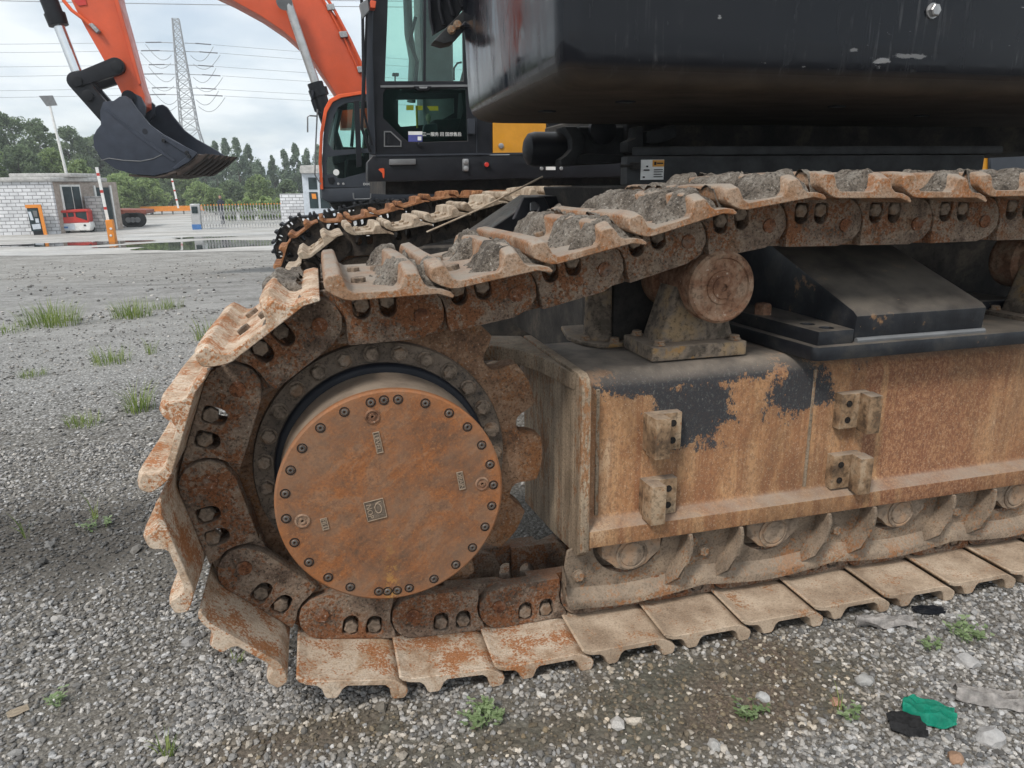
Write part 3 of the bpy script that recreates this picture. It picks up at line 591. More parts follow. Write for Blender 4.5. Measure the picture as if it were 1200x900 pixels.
ex = thing('crawler_excavator', 'large black crawler excavator standing on rusty mud-caked tracks in the foreground', 'excavator', (1.8, 1.7, 0))
PINS, NTOP = near_pins()
def mudlevel(k):
    x = PINS[k][0]
    if k >= NTOP+2 or x > 3.2: return None
    if k == NTOP+1: return 0.12
    if k == NTOP: return 0.25
    return {1: 0.36, 2: 0.45, 3: 0.58, 4: 0.62}.get(NTOP-k, 0.55+0.15*math.sin(k*2.3))
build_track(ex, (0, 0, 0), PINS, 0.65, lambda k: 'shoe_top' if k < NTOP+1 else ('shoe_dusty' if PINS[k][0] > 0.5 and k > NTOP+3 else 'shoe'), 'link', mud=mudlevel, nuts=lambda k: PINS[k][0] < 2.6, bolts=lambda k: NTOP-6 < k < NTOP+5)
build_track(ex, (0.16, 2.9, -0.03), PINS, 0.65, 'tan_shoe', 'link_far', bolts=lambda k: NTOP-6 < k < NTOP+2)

# --- sprocket, hub and travel motor
def sprocket_profile(nt_=12, rt=0.482, rp=0.406, ph=39.5):
    pts = []
    for k in range(nt_):
        a0 = rad(ph)+2*PI*k/nt_ ; per = 2*PI/nt_*0.86
        for fr, r in ((-0.27, rt-0.004), (-0.225, rt-0.022), (-0.20, rp+0.043), (-0.175, rp+0.022), (-0.13, rp+0.008), (-0.06, rp), (0.06, rp), (0.13, rp+0.008), (0.175, rp+0.022), (0.20, rp+0.043), (0.225, rt-0.022), (0.27, rt-0.004), (0.45, rt), (0.58, rt+0.002), (0.72, rt)):
            fr = fr*0.97 if abs(fr) < 0.3 else fr
            pts.append((SPX+r*math.cos(a0+per*fr), SPZ+r*math.sin(a0+per*fr)))
    return pts
for off in ((0, 0, 0), (0.16, 2.9, -0.03)):
    bm = B(); hole = [(SPX+0.25*math.cos(2*PI*i/40), SPZ+0.25*math.sin(2*PI*i/40)) for i in range(40)]
    prism(bm, sprocket_profile(), 'y', 0.288, 0.362, holes=[hole])
    spr = ob('sprocket', bm, 'sprocket', ex, 0.005, 2, mtx=T(*off))
    bm = B(); lathe(bm, [(0.20, 0.30), (0.352, 0.30), (0.356, 0.284), (0.352, 0.270), (0.300, 0.268), (0.296, 0.262), (0.20, 0.262)], (SPX, 0, SPZ), 'y', 72)
    hub = ob('hub_flange', bm, 'hub', ex, mtx=T(*off))
    if off[0]:
        bm = B(); lathe(bm, [(0.30, 0.29), (0.43, 0.30), (0.43, 0.36), (0.30, 0.36)], (SPX, 0, SPZ), 'y', 40); ob('wheel_disc', bm, 'link_far', ex, mtx=T(*off))
        continue
    hb = hexm('hub_bolt', 0.0195, 0.018, washer=0.024)
    for k in range(27):
        a = rad(39)+2*PI*k/27
        put('hub_bolt', hb, 'nut', hub, T(SPX+0.324*math.cos(a), 0.269, SPZ+0.324*math.sin(a)) @ RY(k*1.3))
bm = B(); lathe(bm, [(0.20, 0.30), (0.298, 0.27), (0.298, 0.246), (0.290, 0.238), (0.25, 0.238)], (SPX, 0, SPZ), 'y', 72, (False, False))
ob('seal_ring', bm, 'rubber', ex, 0.003)
bm = B(); lathe(bm, [(0.276, 0.25), (0.276, 0.225), (0.281, 0.21), (0.281, 0.046), (0.284, 0.040)], (SPX, 0, SPZ), 'y', 96, (True, True))
ob('motor_drum', bm, 'drum', ex, 0.0)
CY = 0.020
bm = B(); lathe(bm, [(0.2865, CY+0.0205), (0.2875, CY+0.012), (0.2865, CY+0.004), (0.2815, CY)], (SPX, 0, SPZ), 'y', 128, (True, True))
cov = ob('motor_cover', bm, 'rust_cover', ex, 0.0, smooth=30)
# countersunk cap screws: a dark counterbore with a socket-head screw in it
bm = B(); lathe(bm, [(0.0125, 0.004), (0.0125, -0.0012), (0.0098, -0.0012), (0.0098, 0.003), (0.003, 0.003)], (0, 0, 0), 'y', 18, (False, True)); ring = fin(bm, 'counterbore')
bm = B(); lathe(bm, [(0.0078, 0.002), (0.0078, -0.0028), (0.0068, -0.004), (0.0036, -0.004), (0.0034, -0.0005), (0.001, -0.0005)], (0, 0, 0), 'y', 14, (False, True)); scr = fin(bm, 'cover_screw')
plain('screw_dark', (0.03, 0.026, 0.024), 0.5, var=0.3, scale=60); plain('screw_grey', (0.16, 0.14, 0.125), 0.5, metal=0.3, var=0.3, scale=60)
angs = [90, 97.5, 104.5, 119, 75, 60.5, 47, 33, 20, 7, -6, -19.5, -34, -48, -63, -78, -90.5, -85, -95.5, -112, -126, -140.5, -155, -170, 175.5, 162, 148.5, 134]
angs = [97-(97-a) for a in angs]
for a in angs:
    a = rad(a-6); x, z = SPX+0.262*math.cos(a), SPZ+0.262*math.sin(a)
    c = put('counterbore', ring, 'screw_dark', cov, T(x, CY, z)); put('cover_screw', scr, 'screw_grey', cov, T(x, CY+0.0005, z) @ RY(a*3))
bm = B(); lathe(bm, [(0.0185, 0.003), (0.0185, -0.003), (0.0165, -0.004), (0.0145, -0.004), (0.0135, -0.001), (0.008, -0.001), (0.0075, -0.004), (0.0035, -0.004), (0.003, 0.0), (0.001, 0.0)], (0, 0, 0), 'y', 20, (False, True)); plug = fin(bm, 'drain_plug')
for a, r in ((99.5, 0.226), (3, 0.232), (187.5, 0.226)):
    put('drain_plug', plug, 'carrier', cov, T(SPX+r*math.cos(rad(a)), CY, SPZ+r*math.sin(rad(a))))
plain('cast_plate', (0.17, 0.125, 0.09), 0.6, var=0.3, scale=50, bumps=0.4); plain('cast_letter', (0.36, 0.27, 0.19), 0.55, var=0.2, scale=60)
def castplate(x, z, w_, h_, ang, s=None, size=0.02):
    M = T(SPX+x, CY, SPZ+z) @ RY(ang)
    bm = B(); box(bm, -w_/2, w_/2, -0.0015, 0.003, -h_/2, h_/2); q = ob('cast_plate', bm, 'cast_plate', cov, 0.0008, mtx=M)
    bm = B(); t_ = 0.0016
    for x0, x1, z0, z1 in ((-w_/2, w_/2, h_/2-t_, h_/2), (-w_/2, w_/2, -h_/2, -h_/2+t_), (-w_/2, -w_/2+t_, -h_/2+t_, h_/2-t_), (w_/2-t_, w_/2, -h_/2+t_, h_/2-t_)): box(bm, x0, x1, -0.0035, -0.001, z0, z1)
    ob('raised_rim', bm, 'cast_letter', q, 0.0, mtx=M)
    if s: text_obj('cast_letter', s, size, 'cast_letter', q, M @ T(0, -0.0015, -0.001) @ FACE)
    return q, M
castplate(-0.028, 0.155, 0.056, 0.0165, rad(-98)+PI, 'LEVEL', 0.017)
castplate(0.176, 0.028, 0.050, 0.0165, rad(-98)+PI, 'DRAIN', 0.0165)
castplate(-0.172, -0.045, 0.032, 0.0165, rad(-98)+PI, 'FILL', 0.0165)
q, M = castplate(-0.046, -0.024, 0.054, 0.050, rad(-98)+PI)
bm = B(); tube(bm, [(0.013*math.cos(t)-0.002, -0.002, 0.008+0.008*math.sin(t)) for t in [2*PI*i/18 for i in range(19)]], 0.0013, 6)
tube(bm, [(-0.02, -0.002, 0.018), (-0.017, -0.002, 0.006), (-0.006, -0.002, -0.001)], 0.0013, 6); ob('emblem', bm, 'cast_letter', q, mtx=M)
text_obj('cast_letter', 'NOP', 0.019, 'cast_letter', q, M @ T(0.001, -0.0015, -0.0145) @ FACE)

# --- track frame
def sect(pts, x0, x1, bm): prism(bm, pts, 'x', x0, x1)
bm = B()
arc = [(0.235-0.07*math.cos(t), 0.775+0.07*math.sin(t)) for t in [PI/2*i/6 for i in range(7)]]
sect([(0.112, 0.326), (0.112, 0.380), (0.158, 0.398), (0.165, 0.412)] + arc + [(0.60, 0.845), (0.60, 0.326)], 0.575, 4.0, bm)
fr = ob('track_frame', bm, 'frame_paint', ex, 0.004, 2)
for x in (0.61, 1.335): 
    bm = B(); prism(bm, [(0.1605, 0.405), (0.1645, 0.80), (0.17, 0.80), (0.17, 0.405)], 'x', x, x+0.012); ob('weld_seam', bm, 'dirty_steel', fr, 0.002)
# end plate facing the sprocket, with its hood
bm = B(); prism(bm, [(0.108, 0.318), (0.108, 0.82), (0.118, 0.845), (0.145, 0.858), (0.70, 0.858), (0.70, 0.22), (0.35, 0.26), (0.20, 0.285), (0.14, 0.29)], 'x', 0.545, 0.574)
ep = ob('end_plate', bm, 'dirty_steel', ex, 0.006, 2)
bm = B(); hp = [(0.5445, 0.16), (0.5445, 0.72), (0.36, 0.80)]+[(0.36+0.175*math.sin(PI/2*t), 0.62-0.44*(1-math.cos(PI/2*t))) for t in [k/10 for k in range(10)]]
prism(bm, hp, 'z', 0.800, 0.852); ob('hood', bm, 'dirty_steel', ep, 0.010, 3)
bm = B(); prism(bm, [(0.118, 0.31), (0.108, 0.33), (0.108, 0.24), (0.16, 0.22), (0.16, 0.31)], 'x', 0.50, 0.60)
# guide blocks: pads bolted in pairs on the frame face
def guide(x, z, left):
    s = -1 if left else 1
    bm = B(); box(bm, -0.055, 0.055, -0.030, 0.004, -0.058, 0.058)
    g = ob('guide_block', bm, 'guide_metal', fr, 0.004, 2, mtx=T(x, 0.163, z))
    bm = B(); prism(bm, [(s*0.006, -0.082), (s*0.054, -0.082), (s*0.058, -0.028), (s*0.012, -0.028)], 'z', -0.064, 0.06)
    ob('lug', bm, 'guide_metal', g, 0.004, 2, mtx=T(x, 0.163, z))
    bm = B()
    for dz in (-0.028, 0.026): lathe(bm, [(0.0105, -0.0325), (0.0105, -0.0305), (0.0075, -0.0305), (0.0075, -0.0312)], (-s*0.026, 0, dz), 'y', 12, (False, True))
    ob('bolt_hole', bm, 'screw_dark', g, mtx=T(x, 0.163, z))
grime('guide_metal', [(0.28, (0.10, 0.065, 0.04)), (0.5, (0.24, 0.155, 0.09)), (0.7, (0.34, 0.25, 0.165))], 12, (0.22, 0.095, 0.04), 60, (0.6, 0.7), dust=(0.28, 0.24, 0.2), dustamt=0.6, bumps=0.4  , pits=0.6)
guide(0.815, 0.660, True); guide(0.810, 0.452, True); guide(1.478, 0.662, False); guide(1.474, 0.456, False)

# --- rollers and roller guard
RX0, RP = 0.730, 0.50
bm = B(); pts = []
xs = np.linspace(0.0, 3.3, 133)
def gbot(x):
    ph = ((x-RX0) / RP) % 1.0
    d = min(ph, 1-ph)
    return 0.096+0.024*(d*2)**1.5+0.004*(x-0.5)
low = [(0.515, 0.19), (0.515, 0.150), (0.522, 0.125), (0.54, 0.108)] + [(x, gbot(x)) for x in np.linspace(0.57, 3.6, 122)]
up = []
for k in range(6, -1, -1):
    xc = RX0+RP*k
    for a in np.linspace(0, -PI, 13): up.append((xc+0.118*math.cos(a), 0.300+0.112*math.sin(a)))
up = [(3.6, 0.325), ] + [p for p in up if p[0] < 3.55] + [(0.60, 0.325), (0.53, 0.29)]
up = [(x, z if z > 0.3 else z) for x, z in up]
prism(bm, low+up, 'y', 0.175, 0.187)
gd = ob('roller_guard', bm, 'guard_steel', ex, 0.002)
bm = B()     # the flared bottom flange
L = len(low)
for j in range(L-1):
    (x0, z0), (x1, z1) = low[j], low[j+1]
    pr_ = ((0.181, 0.060), (0.166, 0.046), (0.146, 0.026), (0.142, 0.018), (0.142, -0.001), (0.150, -0.004), (0.181, -0.002))
    A_ = [bm.verts.new((x0, y_, z0+h_)) for y_, h_ in pr_]; C_ = [bm.verts.new((x1, y_, z1+h_)) for y_, h_ in pr_]
    for q_ in range(len(pr_)-1): bm.faces.new((A_[q_], C_[q_], C_[q_+1], A_[q_+1]))
bmesh.ops.remove_doubles(bm, verts=bm.verts[:], dist=0.0004)
ob('bottom_flange', bm, 'guard_steel', gd, 0.0, smooth=50)
gb = hexm('guard_bolt', 0.017, 0.014, washer=0.02)
for k in range(6):
    xm = RX0+RP*(k+0.5)
    for s in (-1, 1):
        # curved rib standing out from the guard beside each roller
        xa = xm+s*0.088-0.01
        cl = [(xa+0.026, 0.324), (xa+0.032, 0.295), (xa+0.030, 0.262), (xa+0.018, 0.225), (xa-0.006, 0.18), (xa-0.026, 0.138)]
        poly = [(x-0.006, z) for x, z in cl] + [(x+0.006, z) for x, z in cl[::-1]]
        bm = B(); vv = prism(bm, poly, 'y', 0.108, 0.176)
        for v in vv:
            if v.co.y < 0.15 and v.co.z < 0.17: v.co.y = 0.150
        ob('guard_rib', bm, 'guard_steel', gd, 0.003, 2)
    for dx, dz in ((-0.03, 0.265), (0.012, 0.225), (-0.035, 0.20)): put('guard_bolt', gb, 'guard_steel', gd, T(xm+dx, 0.174, dz) @ RY(dx*40))
put('guard_bolt', gb, 'guard_steel', gd, T(0.565, 0.174, 0.205))
bm = B(); lathe(bm, [(0.02, 0.50), (0.10, 0.50), (0.10, 0.40), (0.075, 0.36), (0.075, 0.29), (0.10, 0.25), (0.10, 0.215), (0.05, 0.20)], (0, 0, 0), 'y', 28); rm = fin(bm, 'track_roller')
bm = B(); prism(bm, [(-0.10, 0.06), (-0.098, -0.01), (-0.066, -0.035), (-0.05, -0.052), (-0.02, -0.064), (0.02, -0.064), (0.05, -0.052), (0.066, -0.035), (0.098, -0.01), (0.10, 0.06)], 'y', 0.150, 0.205)
collar = fin(bm, 'roller_collar', 0.006, 2)
bm = B(); lathe(bm, [(0.052, 0.152), (0.052, 0.146), (0.046, 0.145), (0.044, 0.148), (0.040, 0.148), (0.038, 0.144), (0.001, 0.144)], (0, 0, -0.008), 'y', 28, (True, False)); cap_ = fin(bm, 'end_cap')
for k in range(6):
    M = T(RX0+RP*k, 0, 0.275); r = put('track_roller', rm, 'roller', ex, M); put('roller_collar', collar, 'roller', r, M); put('end_cap', cap_, 'roller', r, M)

# --- carrier rollers on their brackets
def carrier(x, z, yb=0.26):
    M = T(x, 0, z)
    bm = B(); lathe(bm, [(0.03, 0.52), (0.098, 0.52), (0.106, 0.505), (0.106, 0.42), (0.088, 0.405), (0.088, 0.245), (0.106, 0.23), (0.106, 0.178), (0.098, 0.170), (0.086, 0.170), (0.083, 0.176), (0.05, 0.176), (0.048, 0.171), (0.034, 0.171), (0.032, 0.167), (0.012, 0.167), (0.01, 0.172), (0.001, 0.172)], (0, 0, 0), 'y', 48)
    c = ob('carrier_roller', bm, 'carrier', ex, 0.0, mtx=M, smooth=25)
    h = z-0.845
    bm = B(); prism(bm, [(-0.145, -h+0.045), (0.115, -h+0.045), (0.075, -0.06), (0.04, 0.02), (-0.04, 0.03), (-0.085, 0.0)], 'y', 0.275, 0.40); ob('bracket', bm, 'bracket', c, 0.012, 3, mtx=M)
    bm = B(); box(bm, -0.19, 0.13, 0.225, 0.44, -h+0.005, -h+0.05); bp = ob('bracket_foot', bm, 'bracket', c, 0.008, 2, mtx=M)
    for dx in (-0.155, 0.10):
        for y in (0.25, 0.41): put('foot_bolt', gb, 'bracket', c, M @ T(dx, y, -h+0.052) @ RX(-PI/2))
carrier(1.00, 1.072); carrier(2.45, 1.070)

# --- black leg of the car body with its bolted foot
bm = B(); prism(bm, [(1.315, 0.085), (2.20, 0.085), (2.20, 0.60), (1.23, 0.60), (1.27, 0.10), (1.285, 0.088)], 'z', 0.847, 0.892)
leg = ob('leg_foot', bm, 'black_paint_worn', ex, 0.008, 2)
hl = [[(x+0.022*math.cos(2*PI*i/16), y+0.022*math.sin(2*PI*i/16)) for i in range(16)] for x, y in ((1.355, 0.155), (1.34, 0.225))]
bm = B(); prism(bm, [(1.29, 0.105), (1.415, 0.105), (1.44, 0.60), (1.262, 0.60)], 'z', 0.891, 0.935, holes=hl); ob('foot_bar', bm, 'black_paint_worn', leg, 0.004, 2)
bm = B(); prism(bm, [(0.118, 0.893), (0.112, 0.972), (0.130, 0.986), (0.80, 1.235), (0.80, 0.893)], 'x', 1.425, 1.915); ob('leg_box', bm, 'black_paint_worn', leg, 0.008, 2)
bm = B(); tube(bm, [(1.43, 0.112, 0.897), (1.55, 0.111, 0.8975), (1.7, 0.111, 0.897), (1.915, 0.112, 0.897)], 0.009, 8); ob('weld_bead', bm, 'grey_metal', leg)
put('foot_bolt', hexm('foot_bolt', 0.03, 0.035), 'carrier', leg, T(1.31, 0.42, 0.936) @ RX(-PI/2))
bm = B(); box(bm, 1.93, 2.4, 0.42, 0.60, 0.847, 0.93); ob('foot_bar', bm, 'black_paint_worn', leg, 0.005)
bm = B(); tube(bm, [(2.09, 0.16, 0.8935), (2.11, 0.16, 0.8935)], 0.02, 14)
bm.free()
# swivel housing between frame and car body: dark box on a bolted flange
bm = B(); box(bm, 0.80, 1.04, 0.50, 0.80, 0.86, 1.12); hs = ob('hose_box', bm, 'dark_dirt', ex, 0.01, 2)
bm = B(); prism(bm, [(0.70, 0.52), (0.74, 0.46), (1.05, 0.46), (1.08, 0.80), (0.72, 0.80), (0.68, 0.62)], 'z', 0.847, 0.862); ob('flange', bm, 'bracket', hs, 0.003)
bm = B(); lathe(bm, [(0.055, 0.86), (0.05, 1.0), (0.05, 1.08)], (0.775, 0.56, 0), 'z', 20); ob('post', bm, 'bracket', hs)
for x, y in ((0.72, 0.545), (0.80, 0.485), (0.98, 0.485)): put('foot_bolt', gb, 'bracket', hs, T(x, y, 0.862) @ RX(-PI/2))
# --- car body, far frame, turntable
bm = B(); prism(bm, [(1.05, 0.50), (4.0, 0.50), (4.0, 1.22), (1.25, 1.22), (1.05, 1.05)], 'y', 0.85, 2.75); cb = ob('car_body', bm, 'dark_dirt', ex, 0.02, 2)
bm = B(); prism(bm, [(1.20, 1.215), (3.9, 1.215), (3.9, 1.36), (1.15, 1.36)], 'y', 1.1, 2.4); ob('slew_ring_base', bm, 'dark_dirt', cb, 0.01)
bm = B(); box(bm, 0.75, 4.1, 3.05, 3.35, 0.30, 0.84); ob('track_frame', bm, 'dark_dirt', ex, 0.02, 2)
for x in (0.95, 1.75):   # lifting eyes on the car body
    e = [(x-0.11, 1.20), (x-0.055, 1.31), (x+0.055, 1.31), (x+0.11, 1.20)]
    bm = B(); prism(bm, e, 'y', 1.90, 1.935, holes=[[(x+0.03*math.cos(2*PI*i/14), 1.258+0.03*math.sin(2*PI*i/14)) for i in range(14)]]); ob('lifting_eye', bm, 'black_metal', cb, 0.004)
# ------------------------------------------------------------------ near excavator: upper structure
def rring(x0, x1, y0, y1, r, n=6):
    pts = []
    for cx_, cy_, a0 in ((x1-r, y1-r, 0), (x0+r, y1-r, PI/2), (x0+r, y0+r, PI), (x1-r, y0+r, 1.5*PI)):
        for i in range(n+1): pts.append((cx_+r*math.cos(a0+PI/2*i/n), cy_+r*math.sin(a0+PI/2*i/n)))
    return pts
def loft(bm, rings):
    R_ = [[bm.verts.new(p) for p in r] for r in rings]
    for A, C in zip(R_, R_[1:]):
        for i in range(len(A)): bm.faces.new((A[i], A[(i+1) % len(A)], C[(i+1) % len(A)], C[i]))
    bm.faces.new(R_[0][::-1]); bm.faces.new(R_[-1])
bm = B(); rings = []
for z, ins in ((1.652, 0.115), (1.656, 0.075), (1.668, 0.042), (1.690, 0.018), (1.725, 0.004), (1.80, 0.0), (2.2, -0.01), (2.75, -0.01), (2.85, 0.06)):
    pl = rring(0.605+ins, 4.7-ins, 0.47+ins, 1.88-ins*0.7, max(0.05, 0.075-ins*0.2))
    rings.append([(x, y-0.05*math.sin(max(0, min(1, (x-0.6)/4))*PI)*(1 if y < 1 else 0)+(0.02*(z-1.7) if x < 1 else 0), z) for x, y in pl])
loft(bm, rings); cw = ob('counterweight', bm, 'counterweight_paint', ex, 0.0, smooth=32)
put('lifting_bolt', hexm('lifting_bolt', 0.020, 0.022, washer=0.024), 'bolt_steel', cw, T(1.887, 0.468, 1.900))
for x, y in ((0.98, 0.86), (0.80, 1.22), (1.9, 0.9), (2.6, 1.2)):
    bm = B(); box(bm, -0.03, 0.03, -0.02, 0.02, -0.004, 0.004); ob('drain_slot', bm, 'rubber', cw, mtx=T(x, y, 1.6515) @ RZ(0.3))
# slewing platform and skirt
bm = B(); box(bm, 1.45, 4.6, 1.90, 3.3, 1.512, 1.75); ob('slewing_platform', bm, 'dark_dirt', ex, 0.01)
bm = B(); prism(bm, [(1.055, 1.0), (2.78, 1.0), (2.78, 2.5), (1.75, 2.5), (1.30, 1.30), (1.055, 1.06)], 'z', 1.362, 1.470); sk = ob('turntable_skirt', bm, 'turntable_grey', ex, 0.006, 2)
bm = B(); prism(bm, [(1.12, 1.10), (1.35, 1.02), (2.9, 1.02), (2.9, 2.6), (1.75, 2.6), (1.30, 1.42)], 'z', 1.474, 1.508); ob('platform_edge', bm, 'turntable_grey', sk, 0.006, 2)
# warning label
bm = B(); box(bm, 1.112, 1.210, 0.9955, 0.999, 1.381, 1.456); st = ob('warning_label', bm, 'white', sk)
bm = B(); box(bm, 1.160, 1.2085, 0.9925, 0.9950, 1.430, 1.4545); ob('orange_panel', bm, 'yellow_paint', st)
bm = B()
for x0, x1, z0, z1 in ((1.166, 1.174, 1.436, 1.448), (1.178, 1.203, 1.440, 1.445), (1.165, 1.203, 1.417, 1.420), (1.165, 1.203, 1.409, 1.412), (1.165, 1.198, 1.400, 1.403), (1.165, 1.203, 1.391, 1.394), (1.122, 1.146, 1.415, 1.420), (1.132, 1.140, 1.428, 1.434), (1.119, 1.127, 1.388, 1.394)): box(bm, x0, x1, 0.9900, 0.9920, z0, z1)
ob('label_print', bm, 'black_plastic', st)
bm = B(); box(bm, 1.068, 1.098, 0.975, 1.0, 1.42, 1.446); cyl(bm, (1.02, 0.985, 1.433), (1.07, 0.985, 1.433), 0.006); ob('grease_block', bm, 'dark_dirt', sk, 0.003)
# swing motor barrel, its bracket and lugs behind the counterweight
def a3(u, v, Y): p = at(u, v, Y=Y); return (p.x, p.y, p.z)
def slab(bm, pts, Y0, Y1, Yd=None):
    prism(bm, [(at(u, v, Y=Yd or Y0).x, at(u, v, Y=Yd or Y0).z) for u, v in pts], 'y', Y0, Y1)
YM = 1.95
c0, c1 = at(621, 174, Y=YM), at(672, 172, Y=YM)
bm = B(); L_ = c1.x-c0.x; rb = (at(640, 153, Y=YM).z-at(640, 195, Y=YM).z)/2
lathe(bm, [(0.02, c0.x-0.01), (rb*0.6, c0.x), (rb*0.9, c0.x+0.018), (rb, c0.x+0.05), (rb, c1.x)], (0, YM+rb, c0.z), 'x', 36); ob('swing_motor', bm, 'black_metal', ex, smooth=40)
bm = B(); slab(bm, [(662, 148), (676, 148), (684, 160), (684, 178), (676, 184), (675, 194), (658, 194), (657, 187), (664, 182), (670, 175), (670, 162)], YM-0.06, YM+0.1); ob('hose_bracket', bm, 'turntable_grey', ex, 0.008, 2)
bm = B(); slab(bm, [(678, 148), (738, 148), (737, 168), (746, 176), (745, 188), (676, 192), (675, 182), (684, 174), (685, 160)], YM, YM+0.4); mh = ob('motor_housing', bm, 'turntable_grey', ex, 0.015, 3)
bm = B(); slab(bm, [(672, 183), (690, 180), (742, 182), (756, 184), (754, 188), (740, 190), (675, 193)], YM-0.05, YM+0.3); ob('housing_flange', bm, 'turntable_grey', mh, 0.008, 2)
bm = B(); lathe(bm, [(0.05, 0.0), (0.07, 0.01), (0.07, 0.05)], (at(703, 153, Y=YM).x, YM-0.06, at(703, 153, Y=YM).z), 'y', 20); ob('port_cap', bm, 'black_metal', mh)
for pts_ in ([(736, 166), (745, 162), (747, 148), (754, 148), (754, 178), (744, 179), (736, 178)], [(758, 154), (775, 150), (792, 146), (793, 160), (776, 167), (758, 168)]):
    bm = B(); slab(bm, pts_, YM-0.35, YM-0.25); ob('platform_lug', bm, 'turntable_grey', ex, 0.006, 2)
# handrail and step grille at the end of the counterweight
bm = B(); p0, p1 = at(581, 44, Y=1.80), at(640, -22, Y=1.35); d = (p1-p0)
tube(bm, [p0-d*0.05, p0, p0+d*0.5, p1, p1+d*0.6, p1+d*0.8+Vector((0.1, -0.1, 0))], 0.02, 12); ob('handrail', bm, 'black_metal', ex)
bm = B(); slab(bm, [(509, 47), (521, 51), (533, 48), (572, 4), (590, -30), (580, -40), (560, -6)], 1.85, 1.98); sg = ob('step_frame', bm, 'turntable_grey', ex, 0.006, 2)
bm = B(); slab(bm, [(507, 41), (503, 10), (500, -25), (572, -40), (556, -8), (530, 28)], 1.99, 2.01); ob('grille_sheet', bm, 'black_plastic', sg, 0.003)
for k in range(5):
    bm = B(); x = 507+k*11; p = [at(x+2, 40-k*11, Y=1.97), at(x-2, 22-k*9, Y=1.97), at(x-4, -5-k*3, Y=1.97), at(x-4, -35, Y=1.97)]
    tube(bm, p, 0.010, 8); ob('grille_bar', bm, 'black_metal', sg)
bm = B(); slab(bm, [(541, 30), (556, 33), (577, 34), (577, 27), (556, 26), (545, 24)], 1.80, 1.86); slab(bm, [(548, 18), (556, 18), (556, 30), (548, 30)], 1.76, 1.80); ob('hinge_bracket', bm, 'black_metal', sg, 0.003)
for u, v in ((529, 35), (536, 29)): put('hinge_bolt', gb, 'black_plastic', sg, T(*a3(u, v, 1.85)))
bm = B(); slab(bm, [(562, -5), (590, -5), (582, 12), (570, 22), (564, 18)], 1.90, 2.05); ob('rail_foot', bm, 'grey_metal', sg, 0.004)

# folded tension strap and a hose tray between the tracks
bm = B(); slab(bm, [(560, 278), (632, 229), (690, 229), (700, 262), (690, 285)], 2.2, 2.6); ob('hose_tray', bm, 'black_metal', ex, 0.005)
bm = B(); tube(bm, [a3(500, 272, 2.15), a3(560, 246, 2.14), a3(636, 207, 2.15)], 0.005, 8); ob('tension_strap', bm, 'tan_shoe', ex)
bm = B(); slab(bm, [(622, 234), (636, 232), (636, 245), (622, 247)], 2.12, 2.14); ob('tab', bm, 'grey_metal', ex, 0.002)
# ------------------------------------------------------------------ second excavator: black cab, yellow panel
def poly(pts, Y): return [(at(u, v, Y=Y).x, at(u, v, Y=Y).z) for u, v in pts]
def slabp(name, pts, Y0, Y1, mat, parent, bevel=0.0, holes=(), Yd=None, seg=1):
    Yd = Y0 if Yd is None else Yd
    bm = B(); prism(bm, poly(pts, Yd), 'y', Y0, Y1, holes=[poly(h, Yd) for h in holes]); return ob(name, bm, mat, parent, bevel, seg)
Y2 = 6.0
e2 = thing('crawler_excavator', 'black and yellow excavator whose glazed cab with decals stands behind the foreground machine', 'excavator', (2.2, 7.4, 0), 'excavators in the yard')
ex['group'] = 'excavators in the yard'
slabp('frame_beam', [(431, 213), (431, 190), (437, 183), (740, 180), (1130, 174), (1130, 202), (740, 207)], Y2, Y2+0.3, 'black_metal', e2, 0.012, seg=2)
slabp('paint_chip', [(443.5, 199), (445, 197.5), (449, 197), (450.3, 198), (450.5, 204), (450, 209), (448.8, 208), (448, 203), (446, 201)], Y2-0.003, Y2-0.0005, 'orange_paint', e2)
upper = [(454, 20), (456, -60), (540, -60), (542, 18), (543, 95), (451, 95)]
lower = [(452, 104), (546, 104), (548, 165), (479, 167), (468, 157), (449, 138), (449, 110)]
cab2 = slabp('cab_side', [(434, 60), (437, -90), (578, -90), (577, 180), (441, 181), (438, 120)], Y2+0.02, Y2+0.06, 'black_metal', e2, 0.004, holes=[upper, lower])
slabp('door_trim', [(446, 100), (551, 99), (551, 101.5), (446, 102.5)], Y2+0.005, Y2+0.019, 'grey_metal', cab2)
slabp('window_pane', upper, Y2+0.035, Y2+0.041, 'cab_glass', cab2); slabp('window_pane', lower, Y2+0.035, Y2+0.041, 'cab_glass', cab2)
slabp('divider', [(496, 95), (499, 95), (500, -60), (497, -60)], Y2+0.025, Y2+0.034, 'black_metal', cab2)
slabp('window_mask', [(447, 104), (470, 104), (461, 124), (463, 140), (477, 158), (482, 168), (466, 158), (447, 138)], Y2+0.043, Y2+0.05, 'black_plastic', cab2)
slabp('window_mask', [(540, 104), (549, 104), (549, 168), (520, 168), (536, 152), (543, 130)], Y2+0.043, Y2+0.05, 'black_plastic', cab2)
slabp('window_mask', [(470, 104), (541, 104), (541, 109), (470, 110)], Y2+0.043, Y2+0.05, 'black_plastic', cab2)
slabp('window_mask', [(478, 161), (530, 161), (548, 165), (479, 168)], Y2+0.043, Y2+0.05, 'black_plastic', cab2)
